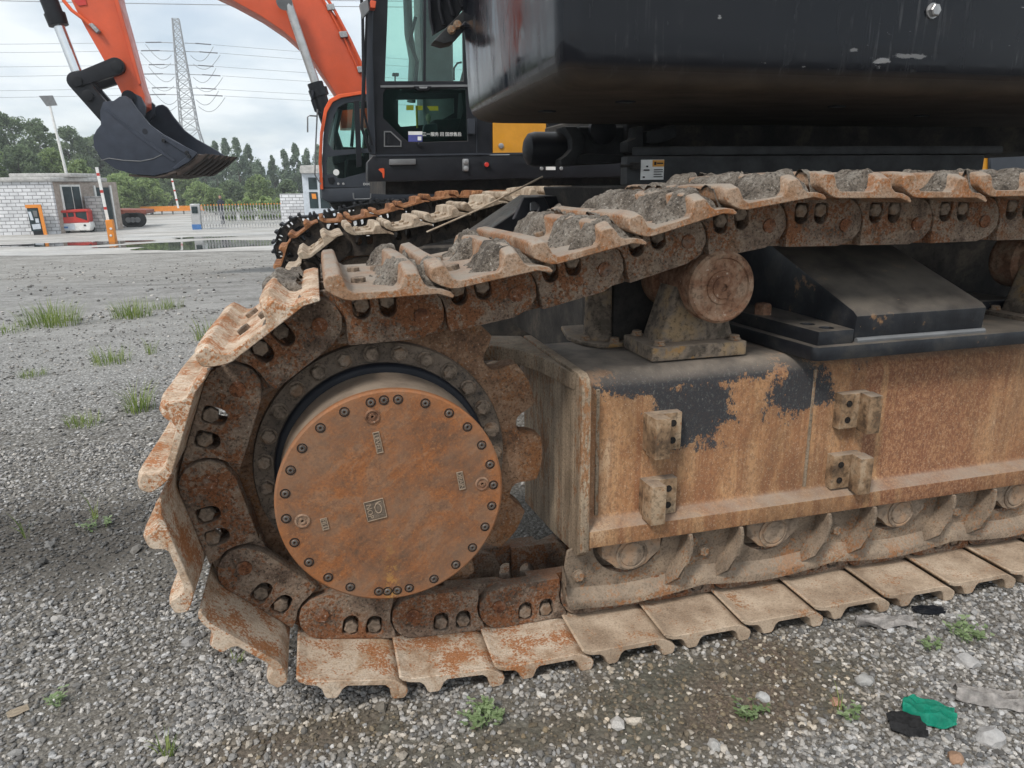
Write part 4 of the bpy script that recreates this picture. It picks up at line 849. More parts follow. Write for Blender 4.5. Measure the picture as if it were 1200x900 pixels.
# far side of the cab, front and roof
YF = 7.05
slabp('cab_far_side', [(432, 40), (434, -100), (580, -100), (580, 190), (440, 190)], YF, YF+0.05, 'black_metal', e2, 0.0, holes=[[(446, 100), (450, -70), (560, -70), (560, 100)], [(456, 112), (540, 110), (540, 128), (515, 142), (462, 146)]], Yd=YF-0.4)
slabp('cab_roof', [(434, -85), (578, -85), (578, -98), (434, -98)], Y2+0.02, YF+0.05, 'black_metal', e2, 0.01)
slabp('cab_floor', [(441, 176), (577, 175), (577, 181), (441, 182)], Y2+0.065, YF-0.01, 'black_metal', e2)
slabp('rear_panel', [(571, -80), (576, -80), (576, 174), (571, 174)], Y2+0.065, YF-0.01, 'black_metal', e2)
slabp('front_pillar', [(428, 60), (433, -88), (439, -88), (437, 60), (441, 182), (433, 181), (430, 120)], Y2-0.02, Y2+0.015, 'cab_dark', e2, 0.008)
bm = B(); tube(bm, [a3(421, -40, Y2-0.1), a3(425, 20, Y2-0.1), a3(426, 90, Y2-0.1), a3(424, 150, Y2-0.1), a3(434, 178, Y2-0.05)], 0.016, 8); tube(bm, [a3(432, -70, Y2-0.1), a3(430, 10, Y2-0.08), a3(426, 130, Y2-0.08), a3(436, 170, Y2-0.04)], 0.012, 8); ob('grab_rail', bm, 'black_metal', e2)
slabp('mirror_arm', [(421, 5), (431, -2), (433, 12), (425, 22)], Y2-0.15, Y2-0.08, 'grey_metal', e2, 0.005); slabp('amber_lamp', [(434, 0), (441, 1), (440, 10), (434, 9)], Y2-0.16, Y2-0.05, 'orange_paint', e2, 0.006)
slabp('door_handle', [(485, 101), (506, 101), (502, 106), (489, 106)], Y2-0.015, Y2+0.018, 'black_plastic', cab2, 0.003); slabp('handle_lever', [(491, 101.5), (501, 101.5), (500, 103.5), (492, 103.5)], Y2-0.022, Y2-0.016, 'bolt_steel', cab2)
slabp('pocket_handle', [(450, 153.5), (458, 153.5), (470.5, 165), (470.5, 172), (450, 172)], Y2+0.008, Y2+0.019, 'grey_metal', cab2, 0.0, holes=[[(451.2, 155), (457.6, 155), (469.3, 166), (469.3, 170.8), (451.2, 170.8)]])
slabp('pocket_fin', [(454, 158), (458, 158), (459, 169), (455, 169)], Y2+0.002, Y2+0.018, 'black_plastic', cab2)
slabp('hinge', [(548.5, 139), (557, 139), (557, 157), (548.5, 157)], Y2-0.03, Y2+0.018, 'cab_dark', cab2, 0.004); slabp('pillar_seam', [(557.5, 60), (558.3, 60), (559.3, 179), (558.5, 179)], Y2+0.012, Y2+0.019, 'cab_dark', cab2)
put('lock', hexm('lock', 0.022, 0.02, seg=14), 'black_plastic', cab2, T(*a3(492, 169.5, Y2+0.02)))
slabp('beam_edge', [(440, 181.2), (640, 178.2), (640, 180.3), (440, 183.4)], Y2-0.012, Y2+0.019, 'cab_dark', e2)
# stickers and lettering
slabp('door_sticker', [(478.5, 154), (495, 154), (495, 158), (478.5, 158)], Y2+0.028, Y2+0.031, 'white', cab2); slabp('door_sticker', [(478.5, 158), (495, 158), (495, 166), (478.5, 166)], Y2+0.028, Y2+0.031, 'blue_print', cab2)
slabp('sticker_code', [(489.5, 160), (493.8, 160), (493.8, 164.5), (489.5, 164.5)], Y2+0.024, Y2+0.027, 'white', cab2)
p = at(518, 157.6, Y=Y2+0.03); text_obj('window_lettering', '三一服务 回 国想售后', 0.043, 'white', cab2, T(p.x, Y2+0.03, p.z) @ FACE)
slabp('rear_strip', [(481, 119), (490, 119), (490, 125), (481, 125)], YF-0.03, YF-0.02, 'yellow_print', e2, Yd=YF-0.4); slabp('rear_strip', [(494, 119.5), (501, 119.5), (501, 125), (494, 125)], YF-0.03, YF-0.02, 'yellow_print', e2, Yd=YF-0.4); slabp('rear_strip', [(506, 120), (520, 120), (520, 125.5), (510, 125.5)], YF-0.03, YF-0.02, 'yellow_print', e2, Yd=YF-0.4)
# seat, console and levers inside
slabp('seat', [(505, 176), (508, 140), (545, 138), (548, 90), (556, 60), (566, 60), (566, 176)], Y2+0.35, Y2+0.85, 'seat_cloth', e2, 0.03, seg=2)
slabp('console', [(492, 176), (497, 146), (512, 144), (516, 176)], Y2+0.25, Y2+0.34, 'cab_dark', e2, 0.01)
bm = B(); tube(bm, [a3(503, 165, Y2+0.28), a3(502, 140, Y2+0.28)], 0.012, 8); lathe(bm, [(0.025, -0.03), (0.03, 0.01), (0.015, 0.04)], a3(502, 138, Y2+0.28), 'z', 12); ob('safety_lever', bm, 'tan_shoe', e2)
bm = B(); tube(bm, [a3(489, 150, Y2+0.4), a3(488, 124, Y2+0.4)], 0.012, 8); ob('lever', bm, 'yellow_print', e2)
bm = B(); tube(bm, [a3(463, 95, Y2+0.7), a3(463, 88, Y2+0.7)], 0.008, 8); box(bm, at(460, 88, Y=Y2+.7).x, at(467, 88, Y=Y2+.7).x, Y2+0.66, Y2+0.74, at(463, 89, Y=Y2+.7).z, at(463, 86, Y=Y2+.7).z); ob('joystick', bm, 'black_plastic', e2)
bm = B(); tube(bm, [a3(532, 94, Y2+0.9), a3(532, 80, Y2+0.9), a3(536, 74, Y2+0.9), a3(541, 73, Y2+0.9)], 0.012, 8); ob('inner_rail', bm, 'black_plastic', e2)
# yellow engine panel, latches on the beam
yp = slabp('engine_panel', [(577.5, 110), (640, 108), (640, 179), (577.5, 180)], Y2+0.02, Y2+0.06, 'yellow_paint', e2, 0.004)
put('panel_screw', hexm('panel_screw', 0.028, 0.015, seg=16), 'bolt_steel', yp, T(*a3(587, 171, Y2+0.02)))
slabp('engine_cover', [(641, 110), (1130, 104), (1130, 174), (641, 180)], Y2+0.02, Y2+1.6, 'black_metal', e2, 0.01)
slabp('tail_panel', [(1131, 150), (1320, 146), (1320, 200), (1131, 202)], Y2+0.1, Y2+1.5, 'yellow_paint', e2, 0.02); slabp('tail_cover', [(1160, 178), (1320, 172), (1320, 199), (1160, 201)], Y2+0.05, Y2+0.098, 'cab_dark', e2, 0.02)
slabp('side_handle', [(456, 186.5), (487.5, 186), (487.5, 193), (456, 193.5)], Y2-0.035, Y2-0.001, 'grey_metal', e2, 0.012, seg=2)
lt = slabp('latch_plate', [(542, 186), (549.5, 186), (549.5, 201), (542, 201)], Y2-0.02, Y2-0.001, 'grey_metal', e2, 0.01)
for v in (189.5, 197.5): put('latch_screw', hexm('latch_screw', 0.026, 0.014, seg=14), 'bolt_steel', lt, T(*a3(546, v, Y2-0.02)))
put('button_bezel', hexm('button_bezel', 0.037, 0.012, seg=20), 'black_plastic', e2, T(*a3(570, 193, Y2))); put('red_button', hexm('red_button', 0.024, 0.022, seg=20), 'red', e2, T(*a3(570, 193, Y2-0.01)))
pl = slabp('number_plate', [(640, 195), (651, 195), (651, 199.2), (640, 199.2)], Y2-0.012, Y2-0.001, 'white', e2)
for u in (634.5, 657.5): put('plate_screw', hexm('plate_screw', 0.020, 0.014, seg=14), 'bolt_steel', pl, T(*a3(u, 197.5, Y2)))
slabp('underframe', [(452, 206), (1300, 192), (1300, 222), (452, 228)], Y2+0.31, Y2+2.6, 'dark_dirt', e2)
slabp('boom', [(498, 190), (492, 40), (490, -120), (515, -120), (530, 40), (532, 190)], Y2+1.35, Y2+1.9, 'boom_grey', e2, 0.02, Yd=7.4)
bm = B(); tube(bm, [a3(476, -40, 7.3), a3(479, 40, 7.3), a3(484, 70, 7.3), a3(482, 120, 7.3)], 0.05, 10); ob('boom_cylinder', bm, 'boom_grey', e2)
bm = B(); tube(bm, [a3(487, 20, 7.25), a3(480, 50, 7.25), a3(489, 72, 7.25), a3(486, 110, 7.25)], 0.022, 8); ob('hose', bm, 'rubber', e2)
build_track(e2, (0.02, 5.35, -0.06), PINS, 0.6, 'rust_track', 'link_far')
bm = B(); prism(bm, sprocket_profile(), 'y', 5.6, 5.68); ob('sprocket', bm, 'link_far', e2, 0.004, mtx=T(0.02, 0, -0.06))
bm = B(); box(bm, 0.8, 4.2, 5.45, 5.9, 0.3, 0.8); ob('track_frame', bm, 'dark_dirt', e2, 0.02)
slabp('centre_frame', [(560, 226), (1300, 216), (1300, 330), (560, 330)], 6.0, 8.2, 'dark_dirt', e2)

# ------------------------------------------------------------------ orange excavator
Y3 = 11.0; YB_ = 12.3
e3 = thing('crawler_excavator', 'bright orange excavator at the back, holding a dark blue-grey bucket in the air', 'excavator', (1.5, 12.6, -0.05), 'excavators in the yard')
slabp('deck', [(377, 221), (480, 218), (740, 215), (740, 230), (480, 233), (384, 237), (377, 233)], Y3, Y3+0.5, 'cab_dark', e3, 0.02, seg=2)
slabp('underdeck', [(386, 237), (740, 228), (740, 244), (392, 246)], Y3+0.15, Y3+2.8, 'dark_dirt', e3)
slabp('orange_skirt', [(448.5, 215), (600, 212), (600, 218), (448.5, 219.5)], Y3-0.005, Y3+0.4, 'orange_red', e3, 0.005)
outer = [(375.5, 222), (373.5, 190), (375, 155), (380, 127), (386, 116), (397, 110.5), (422, 107), (460, 104), (460, 222)]
c3 = slabp('cab_side', [(379, 220), (377.5, 190), (379, 158), (384, 131), (390, 120), (400, 115), (424, 111), (460, 108), (460, 219)], Y3+0.01, Y3+0.06, 'cab_dark', e3, 0.004,
      holes=[[(384, 168), (385, 157), (389, 141), (396, 126), (405, 121), (428, 118), (446, 117), (446, 173), (391, 176)], [(382.5, 190), (384, 184), (400, 182), (430, 179), (444, 179), (444, 198), (432, 201), (402, 209), (396, 209), (390, 204), (383, 204)]])
slabp('orange_trim', outer[:8]+[(460, 107.5), (424, 110.5), (400, 114.5), (390, 119.5), (383.5, 131), (378.5, 158), (377, 190), (379, 222)], Y3-0.03, Y3+0.10, 'orange_red', e3, 0.006)
slabp('window_pane', [(382, 178), (384, 145), (396, 121), (446, 116), (446, 178)], Y3+0.03, Y3+0.036, 'cab_glass', c3); slabp('window_pane', [(381, 206), (382, 182), (446, 178), (446, 206), (398, 211)], Y3+0.03, Y3+0.036, 'cab_glass', c3)
slabp('cab_far_side', [(379, 220), (379, 160), (388, 128), (400, 118), (470, 112), (470, 219)], Y3+1.05, Y3+1.1, 'black_plastic', e3, holes=[[(390, 170), (394, 140), (402, 126), (455, 121), (455, 172)]], Yd=Y3+0.6)
slabp('cab_roof', [(388, 116), (400, 111), (460, 105), (460, 108), (400, 114), (389, 119)], Y3+0.1, Y3+1.1, 'cab_dark', e3)
slabp('cab_floor', [(379, 212), (460, 210), (460, 221), (379, 222)], Y3+0.07, Y3+1.1, 'cab_dark', e3)
slabp('seat', [(405, 210), (405, 186), (425, 184), (428, 150), (442, 148), (442, 210)], Y3+0.3, Y3+0.8, 'black_plastic', e3, 0.03)
bm = B(); tube(bm, [a3(388, 176, Y3+0.5), a3(398, 128, Y3+0.5)], 0.05, 8); tube(bm, [a3(412, 172, Y3+0.7), a3(416, 122, Y3+0.7)], 0.03, 8); ob('cab_post', bm, 'cab_dark', e3)
slabp('roof_post', [(415, 118), (421, 118), (424, 195), (418, 196)], Y3-0.06, Y3+0.005, 'black_metal', e3, 0.004)
put('round_sticker', hexm('round_sticker', 0.05, 0.004, seg=20), 'white', c3, T(*a3(394, 202, Y3+0.012)))
slabp('door_recess', [(384, 208.5), (391, 207.5), (393, 212), (390, 216.5), (386, 215)], Y3+0.0, Y3+0.009, 'black_plastic', c3, 0.003)
for u in (396.5, 402.5): put('door_screw', hexm('door_screw', 0.02, 0.012, seg=12), 'bolt_steel', c3, T(*a3(u, 215.5, Y3+0.01)))
p = at(434, 215.8, Y=Y3); text_obj('brand_lettering', 'DOOSAN', 0.055, 'white', c3, T(p.x, Y3+0.006, p.z) @ FACE)
bm = B(); tube(bm, [a3(414, 226, Y3-0.05), a3(414.5, 232.5, Y3-0.05), a3(416, 233.5, Y3-0.05), a3(433, 233, Y3-0.05), a3(434.5, 232, Y3-0.05), a3(434.5, 225.5, Y3-0.05)], 0.012, 8); ob('step_loop', bm, 'grey_metal', e3)
bm = B(); tube(bm, [a3(372, 128, Y3-0.1), a3(369.5, 180, Y3-0.1), a3(369, 205, Y3-0.1), a3(376, 216, Y3-0.1)], 0.012, 8); tube(bm, [a3(360.5, 155, Y3-0.2), a3(360.5, 137, Y3-0.2), a3(363, 135.5, Y3-0.2), a3(371, 136, Y3-0.1)], 0.012, 8); ob('mirror_rail', bm, 'grey_metal', e3)
# boom, arm, cylinders
bo = slabp('boom', [(400, 150), (396, 114), (385, 97), (367, 70), (351, 53), (333, 37), (305, 18), (272, 0), (225, -22), (170, -40), (95, -44), (90, -90), (150, -104), (230, -96), (300, -72), (350, -38), (380, 0), (402, 30), (418, 62), (432, 100), (440, 150)], YB_, YB_+0.62, 'orange_paint', e3, 0.015, seg=2)
bm = B(); tube(bm, [a3(372, -20, YB_-0.04), a3(392, 12, YB_-0.04), a3(410, 46, YB_-0.04), a3(424, 76, YB_-0.04), a3(430, 100, YB_-0.04)], 0.028, 8); tube(bm, [a3(366, -22, YB_-0.03), a3(386, 12, YB_-0.03), a3(404, 46, YB_-0.03), a3(420, 82, YB_-0.03)], 0.02, 8); ob('hydraulic_pipe', bm, 'orange_paint', bo)
for u, v in ((400, 40), (421, 81), (385, 8)): slabp('pipe_clamp', [(u-3, v-3), (u+6, v-4), (u+8, v+3), (u-1, v+4)], YB_-0.08, YB_-0.001, 'bolt_steel', bo, 0.006)
bm = B(); tube(bm, [a3(333, -10, YB_-0.25), a3(371, 101, YB_-0.25)], 0.075, 14); cr = ob('boom_cylinder', bm, 'chrome_dull', e3)
bm = B(); cyl(bm, a3(369, 97, YB_-0.25), a3(381, 133, YB_-0.25), 0.135, 0.125, 16); cyl(bm, a3(372, 104, YB_-0.25), a3(375, 113, YB_-0.25), 0.165, 0.16, 16); cyl(bm, a3(380, 131, YB_-0.25), a3(400, 190, YB_-0.25), 0.12, 0.12, 16); ob('cylinder_barrel', bm, 'black_metal', cr)
bm = B(); cyl(bm, a3(333, 2, YB_-0.33), a3(333, 2, YB_-0.17), 0.13, 0.13, 16); ob('cylinder_eye', bm, 'grey_metal', cr)
bm = B(); tube(bm, [a3(367, 106, YB_-0.4), a3(366, 118, YB_-0.4), a3(370, 130, YB_-0.4), a3(376, 133, YB_-0.4)], 0.025, 8); ob('cylinder_hose', bm, 'rubber', cr)
ar = slabp('arm', [(72, -60), (120, -90), (131, -30), (138, 2), (150, 45), (164, 98), (169, 112), (169, 124), (160, 130), (148, 124), (140, 106), (130, 86), (98, 30), (80, -5)], YB_+0.05, YB_+0.6, 'orange_paint', e3, 0.012, seg=2, Yd=YB_)
slabp('arm_flange', [(134, -15), (141, 10), (152, 48), (165.5, 98), (162, 99), (148, 50), (137, 11), (130, -14)], YB_+0.02, YB_+0.049, 'orange_paint', ar, 0.006, Yd=YB_)
bm = B(); tube(bm, [a3(74, 0, YB_-0.0), a3(84, 12, YB_-0.02), a3(96, 21, YB_-0.02), a3(104, 28, YB_), a3(110, 33, YB_)], 0.028, 8); ob('hydraulic_pipe', bm, 'orange_red', ar)
slabp('pipe_clamp', [(103, 28), (108, 26.5), (117, 36), (113, 39)], YB_-0.06, YB_+0.049, 'bolt_steel', ar, 0.01); 
slabp('arm_lettering', [(85, 0), (98, -6), (101, 5), (91, 6)], YB_+0.035, YB_+0.049, 'red', ar, 0, Yd=YB_)
bm = B(); cyl(bm, a3(52, -14, YB_+0.2), a3(66, 22, YB_+0.2), 0.135, 0.135, 16); cyl(bm, a3(64, 16, YB_+0.2), a3(69, 30, YB_+0.2), 0.16, 0.15, 16); bc = ob('bucket_cylinder', bm, 'black_metal', e3)
bm = B(); tube(bm, [a3(66, 22, YB_+0.2), a3(90, 84, YB_+0.2)], 0.085, 14); ob('piston_rod', bm, 'chrome', bc)
def bar(name, p, q, r0, r1, Y0, Y1, mat, parent):
    a, b = at(*p, Y=YB_), at(*q, Y=YB_); d = Vector((b.x-a.x, 0, b.z-a.z)); L = d.length; an = math.atan2(d.z, d.x); n = 10
    pts = [(a.x+r0*math.cos(an+PI/2+PI*i/n), a.z+r0*math.sin(an+PI/2+PI*i/n)) for i in range(n+1)] + [(b.x+r1*math.cos(an-PI/2+PI*i/n), b.z+r1*math.sin(an-PI/2+PI*i/n)) for i in range(n+1)]
    bm = B(); prism(bm, pts, 'y', Y0, Y1); return ob(name, bm, mat, parent, 0.01, 2)
l1 = bar('guide_link', (137, 78), (90, 95), 0.13, 0.10, YB_-0.08, YB_+0.04, 'black_metal', e3); l2 = bar('push_link', (90, 95), (128, 138), 0.14, 0.14, YB_-0.05, YB_+0.10, 'black_metal', e3)
bar('push_link', (90, 95), (128, 138), 0.14, 0.14, YB_+0.50, YB_+0.65, 'black_metal', e3); bar('guide_link', (137, 78), (90, 95), 0.13, 0.10, YB_+0.61, YB_+0.73, 'black_metal', e3)
for l, u, v in ((l1, 137, 78), (l1, 90, 95), (l2, 103, 112)): put('pin_cap', hexm('pin_cap', 0.085, 0.03, seg=20), 'black_plastic', l, T(*a3(u, v, YB_-0.08)))
# bucket: side plates, curved shell, lip and teeth; it hangs turned a little towards the viewer
YK0, YK1 = YB_-0.45, YB_+1.05
KA = rad(15); KQ = at(151, 114, Y=YK0); KH = Vector((math.cos(KA), -math.sin(KA), 0)); KN = Vector((math.sin(KA), math.cos(KA), 0))
KM = Matrix(((KH.x, KN.x, 0, KQ.x), (KH.y, KN.y, 0, KQ.y), (0, 0, 1, KQ.z), (0, 0, 0, 1)))
def kp(u, v):
    d = _f + _r*((u-600)/F) + _u*(-(v-450)/F); t = (KQ-CAM).dot(KN)/d.dot(KN); p = CAM+d*t-KQ; return (p.dot(KH), p.z)
def slabk(name, pts, t0, t1, mat, parent, bevel=0.0, seg=1, smooth=38):
    bm = B(); prism(bm, [kp(u, v) for u, v in pts], 'y', t0, t1); return ob(name, bm, mat, parent, bevel, seg, smooth, mtx=KM)
def kpos(u, v, t): a, b = kp(u, v); return KM @ T(a, t, b)
BWID = 1.35
side = [(121, 119), (133, 118), (140, 113), (146, 112), (152, 116), (160, 128), (175, 146), (190, 157), (210, 168), (226, 178), (229, 182), (224, 187), (208, 199), (180, 206), (155, 204), (135, 198), (118, 186), (110, 172), (109, 160), (113, 152), (118, 146), (117, 130)]
bk = slabk('bucket', side, 0, 0.06, 'bucket_paint', e3, 0.01, 2)
slabk('side_plate', side, BWID-0.06, BWID, 'bucket_paint', bk, 0.01)
sh_ = [(121, 119), (117, 130), (118, 146), (113, 152), (109, 160), (110, 172), (118, 186), (135, 198), (155, 204), (180, 206), (208, 199), (226, 186)]
o_ = [kp(u, v) for u, v in sh_]; c_ = kp(165, 160); inn = [(x+(c_[0]-x)*0.06, z+(c_[1]-z)*0.06) for x, z in o_]
bm = B(); prism(bm, o_+inn[::-1], 'y', 0.061, BWID-0.061); ob('bucket_shell', bm, 'bucket_paint', bk, 0.0, smooth=60, mtx=KM)
slabk('side_rib', [(122, 128), (125, 127), (165, 158), (206, 188), (203, 190), (162, 161)], -0.012, -0.001, 'bucket_paint', bk, 0.003)
bm = B(); tube(bm, [KM @ Vector((*kp(u, v)[:1], -0.004, kp(u, v)[1])) for u, v in ((119, 188), (128, 185.5), (145, 188), (165, 189), (180, 186), (190, 181))], 0.008, 6); ob('weld_line', bm, 'grey_metal', bk)
slabk('side_cutter', [(190, 158), (210, 168), (228, 177), (232, 180), (222, 190), (206, 199), (202, 197), (221, 182), (207, 173), (190, 162)], -0.03, -0.001, 'bucket_paint', bk, 0.008)
for u, v in ((193, 165), (220, 179), (222.5, 183)): put('cutter_bolt', hexm('cutter_bolt', 0.035, 0.02), 'black_plastic', bk, kpos(u, v, -0.03))
put('eye_hole', hexm('eye_hole', 0.045, 0.004, seg=16), 'rubber', bk, kpos(170, 154, 0))
slabk('lip', [(196, 203), (206, 199), (226, 186), (232, 180), (236, 182), (228, 189), (210, 202), (197, 206)], 0.0, BWID, 'bucket_inside', bk, 0.01)
for k in range(6):
    t = 0.0+(BWID-0.14)*k/5
    tt_ = slabk('tooth', [(207, 201), (226, 187), (240, 180), (244, 180.5), (234, 190), (214, 204.5), (207, 206)], t, t+0.14, 'bucket_tooth', bk, 0.012, 2)
    slabk('wear_strip', [(150, 204), (180, 206.5), (205, 201), (206, 204.5), (181, 209), (150, 206.5)], t+0.02, t+0.12, 'bucket_inside', bk, 0.008)
bm = B(); prism(bm, poly([(140, 122), (143, 110), (151, 106), (159, 110), (165, 122), (164, 134), (156, 140), (148, 132)], YK0), 'y', YB_-0.12, YB_-0.01); ob('bucket_ear', bm, 'bucket_paint', bk, 0.012, 2)
bm = B(); prism(bm, poly([(150, 122), (160, 108), (172, 118), (172, 130), (164, 140), (152, 134)], YB_), 'y', YB_+0.62, YB_+0.72); ob('bucket_ear', bm, 'bucket_paint', bk, 0.012, 2)
bm = B(); cyl(bm, a3(151, 114, YB_-0.16), a3(151, 114, YB_-0.12), 0.11, 0.11, 20); cyl(bm, a3(151, 114, YB_-0.19), a3(151, 114, YB_-0.165), 0.05, 0.05, 16); ob('bucket_pin', bm, 'rubber', bk)
build_track(e3, (-0.30, 10.7, -0.2), PINS, 0.6, 'track_black', 'link_far')
bm = B(); box(bm, 0.8, 4.2, 10.8, 11.2, 0.1, 0.7); ob('track_frame', bm, 'dark_dirt', e3, 0.02)
for e_, dx_, y_, dz_ in ((e2, 0.02, 5.64, -0.06), (e3, -0.30, 10.99, -0.2)):
    bm = B(); lathe(bm, [(0.05, y_-0.03), (0.40, y_-0.03), (0.44, y_), (0.44, y_+0.1), (0.05, y_+0.1)], (SPX+dx_, 0, SPZ+dz_), 'y', 40); ob('drive_wheel', bm, 'black_plastic', e_)
# ------------------------------------------------------------------ gate, gatehouse and yard beyond
def brickmat(name, c1, c2, mortar, scale):
    m, nt, p = newmat(name); v = coords(nt, False)
    vv_ = nd(nt, 'ShaderNodeSeparateXYZ', {0: v}); v2 = nd(nt, 'ShaderNodeCombineXYZ', {0: math_(nt, 'ADD', vv_.outputs[0], vv_.outputs[1]), 1: vv_.outputs[2], 2: 0.0}).outputs[0]
    b = nd(nt, 'ShaderNodeTexBrick', {'Vector': v2, 'Color1': (*c1, 1), 'Color2': (*c2, 1), 'Mortar': (*mortar, 1), 'Scale': scale, 'Mortar Size': 0.022, 'Mortar Smooth': 0.2, 'Bias': 0.0, 'Brick Width': 0.5, 'Row Height': 0.22})
    col = mixc(nt, 0.6, b.outputs[0], ramp(nt, noise_(nt, v, 1.6, 6, 0.7), [(0.3, 0.6), (0.65, 1.0)]), 'MULTIPLY')
    nt.links.new(col, p.inputs['Base Color']); p.inputs['Roughness'].default_value = 0.85; bump(nt, p, math_(nt, 'SUBTRACT', 1.0, b.outputs[1]), 0.5, 0.03)
brickmat('white_brick', (0.78, 0.79, 0.81), (0.58, 0.59, 0.61), (0.27, 0.27, 0.28), 1.25); brickmat('grey_brick', (0.36, 0.36, 0.36), (0.25, 0.25, 0.25), (0.13, 0.13, 0.13), 1.25)
plain('pale_panel', (0.55, 0.60, 0.66), 0.5); plain('render_wall', (0.42, 0.35, 0.30), 0.8, var=0.25); plain('roof_grey', (0.52, 0.51, 0.49), 0.8, var=0.2); plain('dark_glass', (0.03, 0.05, 0.055), 0.08, var=0.3, scale=2); plain('stainless', (0.5, 0.5, 0.5), 0.4, metal=0.5, var=0.1); plain('tyre', (0.018, 0.018, 0.018), 0.8); plain('trailer_red', (0.28, 0.07, 0.04), 0.6, var=0.3); plain('skin', (0.42, 0.25, 0.18), 0.6); plain('shirt', (0.03, 0.035, 0.05), 0.8); plain('blue', (0.05, 0.16, 0.40), 0.5); plain('bright_orange', (0.75, 0.25, 0.02), 0.5)
ZB = -0.70
def pp(u, v, Y): q = at(u, v, Y=Y); return q.x, q.z
YH = 40.5
gh = thing('gatehouse', 'low white brick gatehouse with a flat overhanging roof at the left edge', 'building', (-15, 42, ZB))
X1 = at(70, 274, Y=YH).x; ztop = at(40, 213, Y=YH).z
bm = B(); box(bm, -22, X1, YH, YH+0.3, ZB, ztop); ob('wall', bm, 'white_brick', gh)
bm = B(); prism(bm, [(X1-0.002, YH+0.3), (X1+2.1, YH+3.6), (X1+2.1, YH+3.9), (-22, YH+3.9), (-22, YH+0.31), (X1-0.01, YH+0.31)], 'z', ZB, ztop-0.02); ob('side_wall', bm, 'render_wall', gh)
x0, zz0 = pp(46, 220, YH-0.3); x1, zz1 = pp(103, 221, YH+2.5)
bm = B(); prism(bm, [(-22, YH-0.12), (X1+0.05, YH-0.12), (x1+0.6, YH+2.6), (x1+0.6, YH+4.2), (-22, YH+4.2)], 'z', ztop+0.001, ztop+0.22); rf = ob('roof', bm, 'roof_grey', gh, 0.03)
bm = B(); prism(bm, [(X1-2.0, YH+0.6), (X1+0.8, YH+0.6), (X1+1.6, YH+3), (X1-2.0, YH+3)], 'z', ztop+0.222, ztop+0.42); ob('roof_kerb', bm, 'roof_grey', rf, 0.03)
dd = Vector((2.1, 3.3, 0)).normalized()
def onside(t0, t1, z0, z1, name, mat, off=0.02):
    a = Vector((X1, YH+0.3, 0))+dd*t0; b = Vector((X1, YH+0.3, 0))+dd*t1; nn_ = Vector((dd.y, -dd.x, 0))*off
    bm = B(); prism(bm, [(a.x, a.y), (b.x, b.y), (b.x+nn_.x, b.y+nn_.y), (a.x+nn_.x, a.y+nn_.y)], 'z', z0, z1); return ob(name, bm, mat, gh)
wn = onside(0.35, 1.55, 0.35, 1.75, 'window', 'white', 0.05); onside(0.45, 0.97, 0.45, 1.65, 'pane', 'dark_glass', 0.07).parent = wn; onside(1.03, 1.47, 0.45, 1.65, 'pane', 'dark_glass', 0.07).parent = wn
onside(2.5, 3.4, ZB, 1.6, 'door', 'dark_glass', 0.05)
for t in (2.4, 3.45): onside(t, t+0.1, ZB, 1.7, 'door_post', 'white', 0.08)
# freestanding notice kiosk with orange frame
kk = thing('display_cabinet', 'leaning black display cabinet in a bright orange frame before the white brick wall', 'cabinet', (*pp(44, 276, YH-0.6)[:1], YH-0.6, ZB))
YK = YH-0.6
slabp('cabinet_body', [(30.5, 241), (46, 240), (52, 275), (40, 276)], YK, YK+0.3, 'black_plastic', kk)
slabp('frame', [(29, 240), (47.5, 239.5), (55.5, 275.5), (51.5, 276), (44.2, 243.5), (29.8, 244)], YK-0.04, YK-0.002, 'bright_orange', kk)
slabp('glass', [(31.5, 245), (43.5, 244.5), (49.5, 270), (37, 271)], YK-0.03, YK-0.003, 'dark_glass', kk)
for a in ([(32.5, 248), (36, 248), (39.5, 258), (36, 258)], [(38, 247), (43, 247), (44, 254), (40, 254)], [(37, 263), (47, 262), (48, 268), (39, 269)], [(41, 256), (45, 256), (46, 261), (42, 261)]): slabp('notice', a, YK-0.038, YK-0.0305, 'pale_panel' if a[0][1] != 247 else 'grey_metal', kk)
# red and white three-wheeled cart
YC = 41.0
ct = thing('covered_cart', 'small red and white covered tricycle cart with windows parked by the gatehouse', 'cart', (*pp(90, 273, YC)[:1], YC, ZB))
slabp('lower_body', [(69, 262), (89, 261), (105, 260), (107, 266), (106, 270.5), (72, 271.5)], YC, YC+1.1, 'white', ct, 0.05)
slabp('body_band', [(68.5, 255), (88, 254), (103, 259), (104.5, 261), (88, 261), (70, 262)], YC, YC+1.1, 'red', ct, 0.02)
slabp('roof', [(67, 247), (86, 245.5), (100, 245), (103, 248), (86, 249), (68, 250)], YC-0.05, YC+1.15, 'red', ct, 0.04)
for a in ([(68.5, 250), (69.5, 250), (70.5, 256), (69.5, 256)], [(77.5, 249.3), (79, 249.3), (80, 255), (78.5, 255)], [(86, 249), (88, 249), (89, 254.5), (87, 254.5)], [(101, 248), (102.5, 248), (104, 259), (102.5, 259)]): slabp('pillar', a, YC, YC+1.1, 'red', ct)
for a in ([(69.5, 250.2), (77.6, 249.6), (78.6, 255), (70.6, 255.8)], [(79, 249.5), (86, 249.2), (87, 254.4), (80, 255)], [(88, 249), (101, 248.2), (102.5, 258), (89, 254.5)]): slabp('window', a, YC+0.03, YC+0.06, 'dark_glass', ct)
for u in (78, 97, 103):
    q = at(u, 270, Y=YC); bm = B(); lathe(bm, [(0.05, -0.06), (0.17, -0.06), (0.19, -0.03), (0.19, 0.03), (0.17, 0.06), (0.05, 0.06)], (q.x, YC+0.08 if u != 103 else YC+0.6, ZB+0.19), 'y', 18); ob('wheel', bm, 'tyre', ct)
